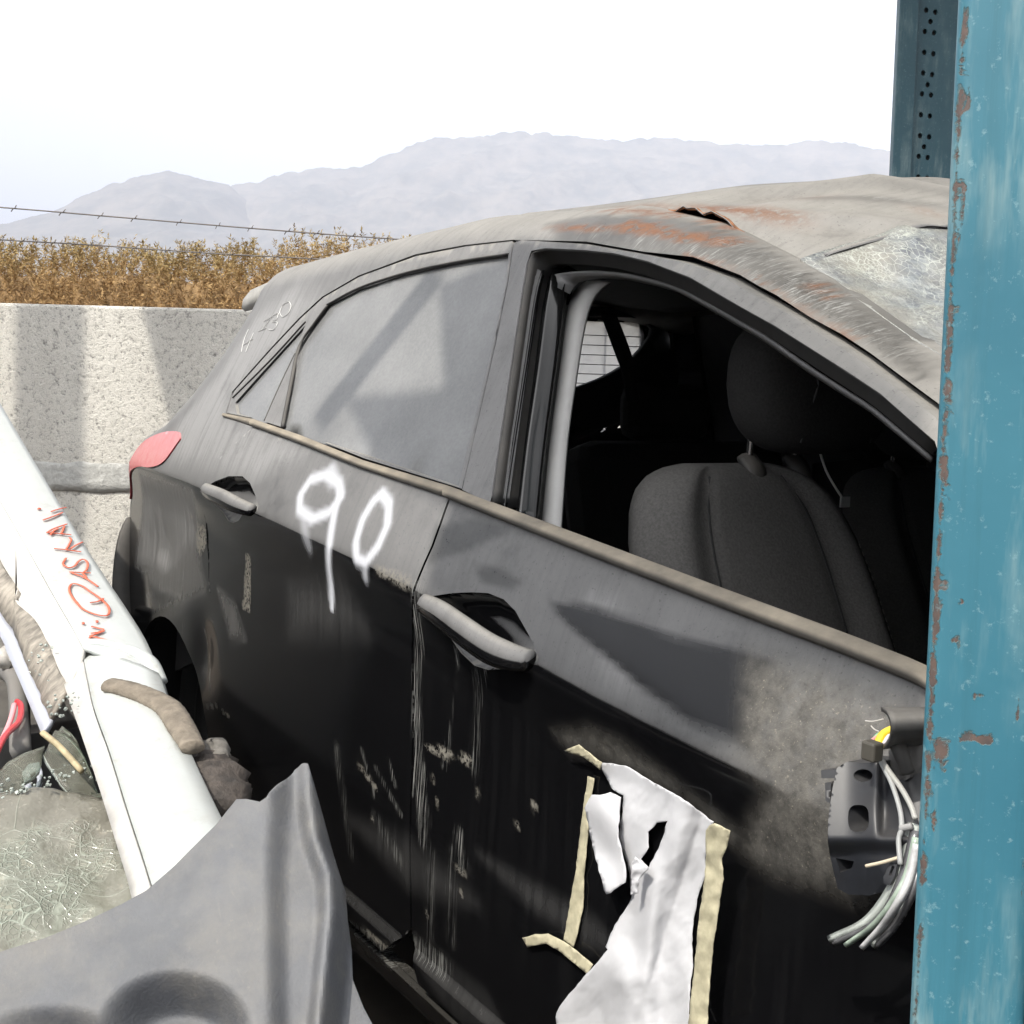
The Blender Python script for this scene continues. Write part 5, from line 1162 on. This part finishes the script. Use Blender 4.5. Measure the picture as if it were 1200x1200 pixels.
lp0 = at(200, 1050, .86); ln_ = -RC_[2]*.62+np.array((0, 0, 1))*.78; ln_ /= np.linalg.norm(ln_)
def lin(x, y):
    p = on_plane(x, y, lp0, ln_)
    xr = 300+ (x-300)
    rx = np.interp(y, [888, 930, 975, 1020, 1060, 1200], [360, 362, 368, 384, 386, 372]); vx = np.interp(y, [930, 1000, 1200], [320, 316, 318])
    o = -.016*float(sm(vx-8, vx+22, x))+.014*float(sm(rx-20, rx, x))-.035*float(sm(rx, rx+26, x))
    o += .010*math.exp(-((x-322)/30.)**2)*float(1-sm(900, 960, y))
    rr = math.hypot((x-205)/88., (y-1205)/66.); o -= .030*float(1-sm(.55, 1.08, rr))
    o -= .018*float(1-sm(.4, 1.1, math.hypot((x-60)/90., (y-1225)/48.)))
    o += .004*mnoise.noise(Vector((x/120., y/120., 0)))-.00006*max(0, 120-(y-np.interp(x, [0, 100, 200, 280], [1110, 1075, 1015, 935])))**1.5*.06
    return p+ln_*o
lout = [(-120, 1150), (-60, 1130), (0, 1111), (50, 1095), (100, 1074), (140, 1056), (170, 1040), (205, 1010), (230, 985), (252, 962), (265, 945), (276, 932), (288, 933), (304, 938), (312, 934), (322, 922), (335, 902), (343, 888), (352, 886), (360, 889), (368, 912), (376, 935), (390, 980), (402, 1020), (404, 1050), (408, 1080), (409, 1115), (422, 1148), (440, 1182), (470, 1240), (470, 1330), (-120, 1330)]
liner = pxsheet('plastic_liner', lout, [], 4, None, PLA, None, .0035, None, lin)
tag(liner, 'loose grey dusty plastic wing liner with a pointed tip in the foreground', 'car panel')
bevel(liner, .001, 1)

# ------------------------------------------------------------------ unseen beams and sheets added overhead to cast the broad shadows
RIGM = simple('shade_rig_steel', (.05, .16, .20), .6, var=.2, scale=6)
shade_rig = empty('added_shade_rig', (-.4, -3.6, 0), 'unseen beams and sheets added overhead to cast shade', 'shade_rig')
Sv = np.array(SUN)
def beam(name, a, b_, wdir, w, th):
    a, b_ = np.array(a), np.array(b_); t = (b_-a)/np.linalg.norm(b_-a); u = np.array(wdir, float); u -= t*(u @ t); u /= np.linalg.norm(u); n = np.cross(t, u)
    V = [p+u*s1*w/2+n*s2*th/2 for p in (a, b_) for s1 in (-1, 1) for s2 in (-1, 1)]
    return mk(name, V, [(0, 1, 3, 2), (4, 6, 7, 5), (0, 4, 5, 1), (2, 3, 7, 6), (0, 2, 6, 4), (1, 5, 7, 3)], RIGM, shade_rig, False)

RIGM2 = simple('shade_sheet_metal', (.25, .26, .27), .5)
def up_to(p, z): p = np.array(p); return p+Sv*((z-p[2])/Sv[2])
def wpt(x, y): return wall_at(x, y, .0)
# added casters: outlines carried sunward from the shade on wall, glass and front door
beam('shade_beam', wpt(60, 900)+Sv*3.9, wpt(60, 250)+Sv*5.6, RH, .265, .06)
beam('shade_beam', wpt(-60, 900)+Sv*3.9, wpt(-40, 250)+Sv*5.6, RH, .265, .06)
def sheet(pts3, z):
    q = np.array([up_to(p, z) for p in pts3]); P, T = fill2d(q[:, :2], [], .5)
    return solidify(mk('shade_sheet', [(x, y, z) for x, y in P], T, RIGM2, shade_rig, False), .006)
sheet([wpt(x, y) for x, y in ((152, 300), (205, 520), (250, 700), (470, 700), (470, 300))], 4.9)
hp = lambda *p: [hit(x, y) for x, y in p]
sheet(hp((513, 328), (519, 450), (402, 461), (440, 540), (528, 592), (500, 690), (640, 792), (800, 884), (868, 870), (872, 770), (960, 790), (1090, 836), (1090, 480), (1000, 408), (933, 367), (867, 319), (755, 293), (604, 281), (590, 296)), 3.7)
g0, g1 = up_to(hit(508, 318), 3.6), up_to(hit(372, 490), 3.6)
beam('shade_brace', g0, g1, (1, 0, 0), .075, .02)
sheet([(0.3, .1, 3.4-.0), (2.6, -.1+.2, 3.4), (2.6, 2.2, 3.4), (0.3, 2.2, 3.4)], 3.4)  # unseen sheet added only to shade the far post
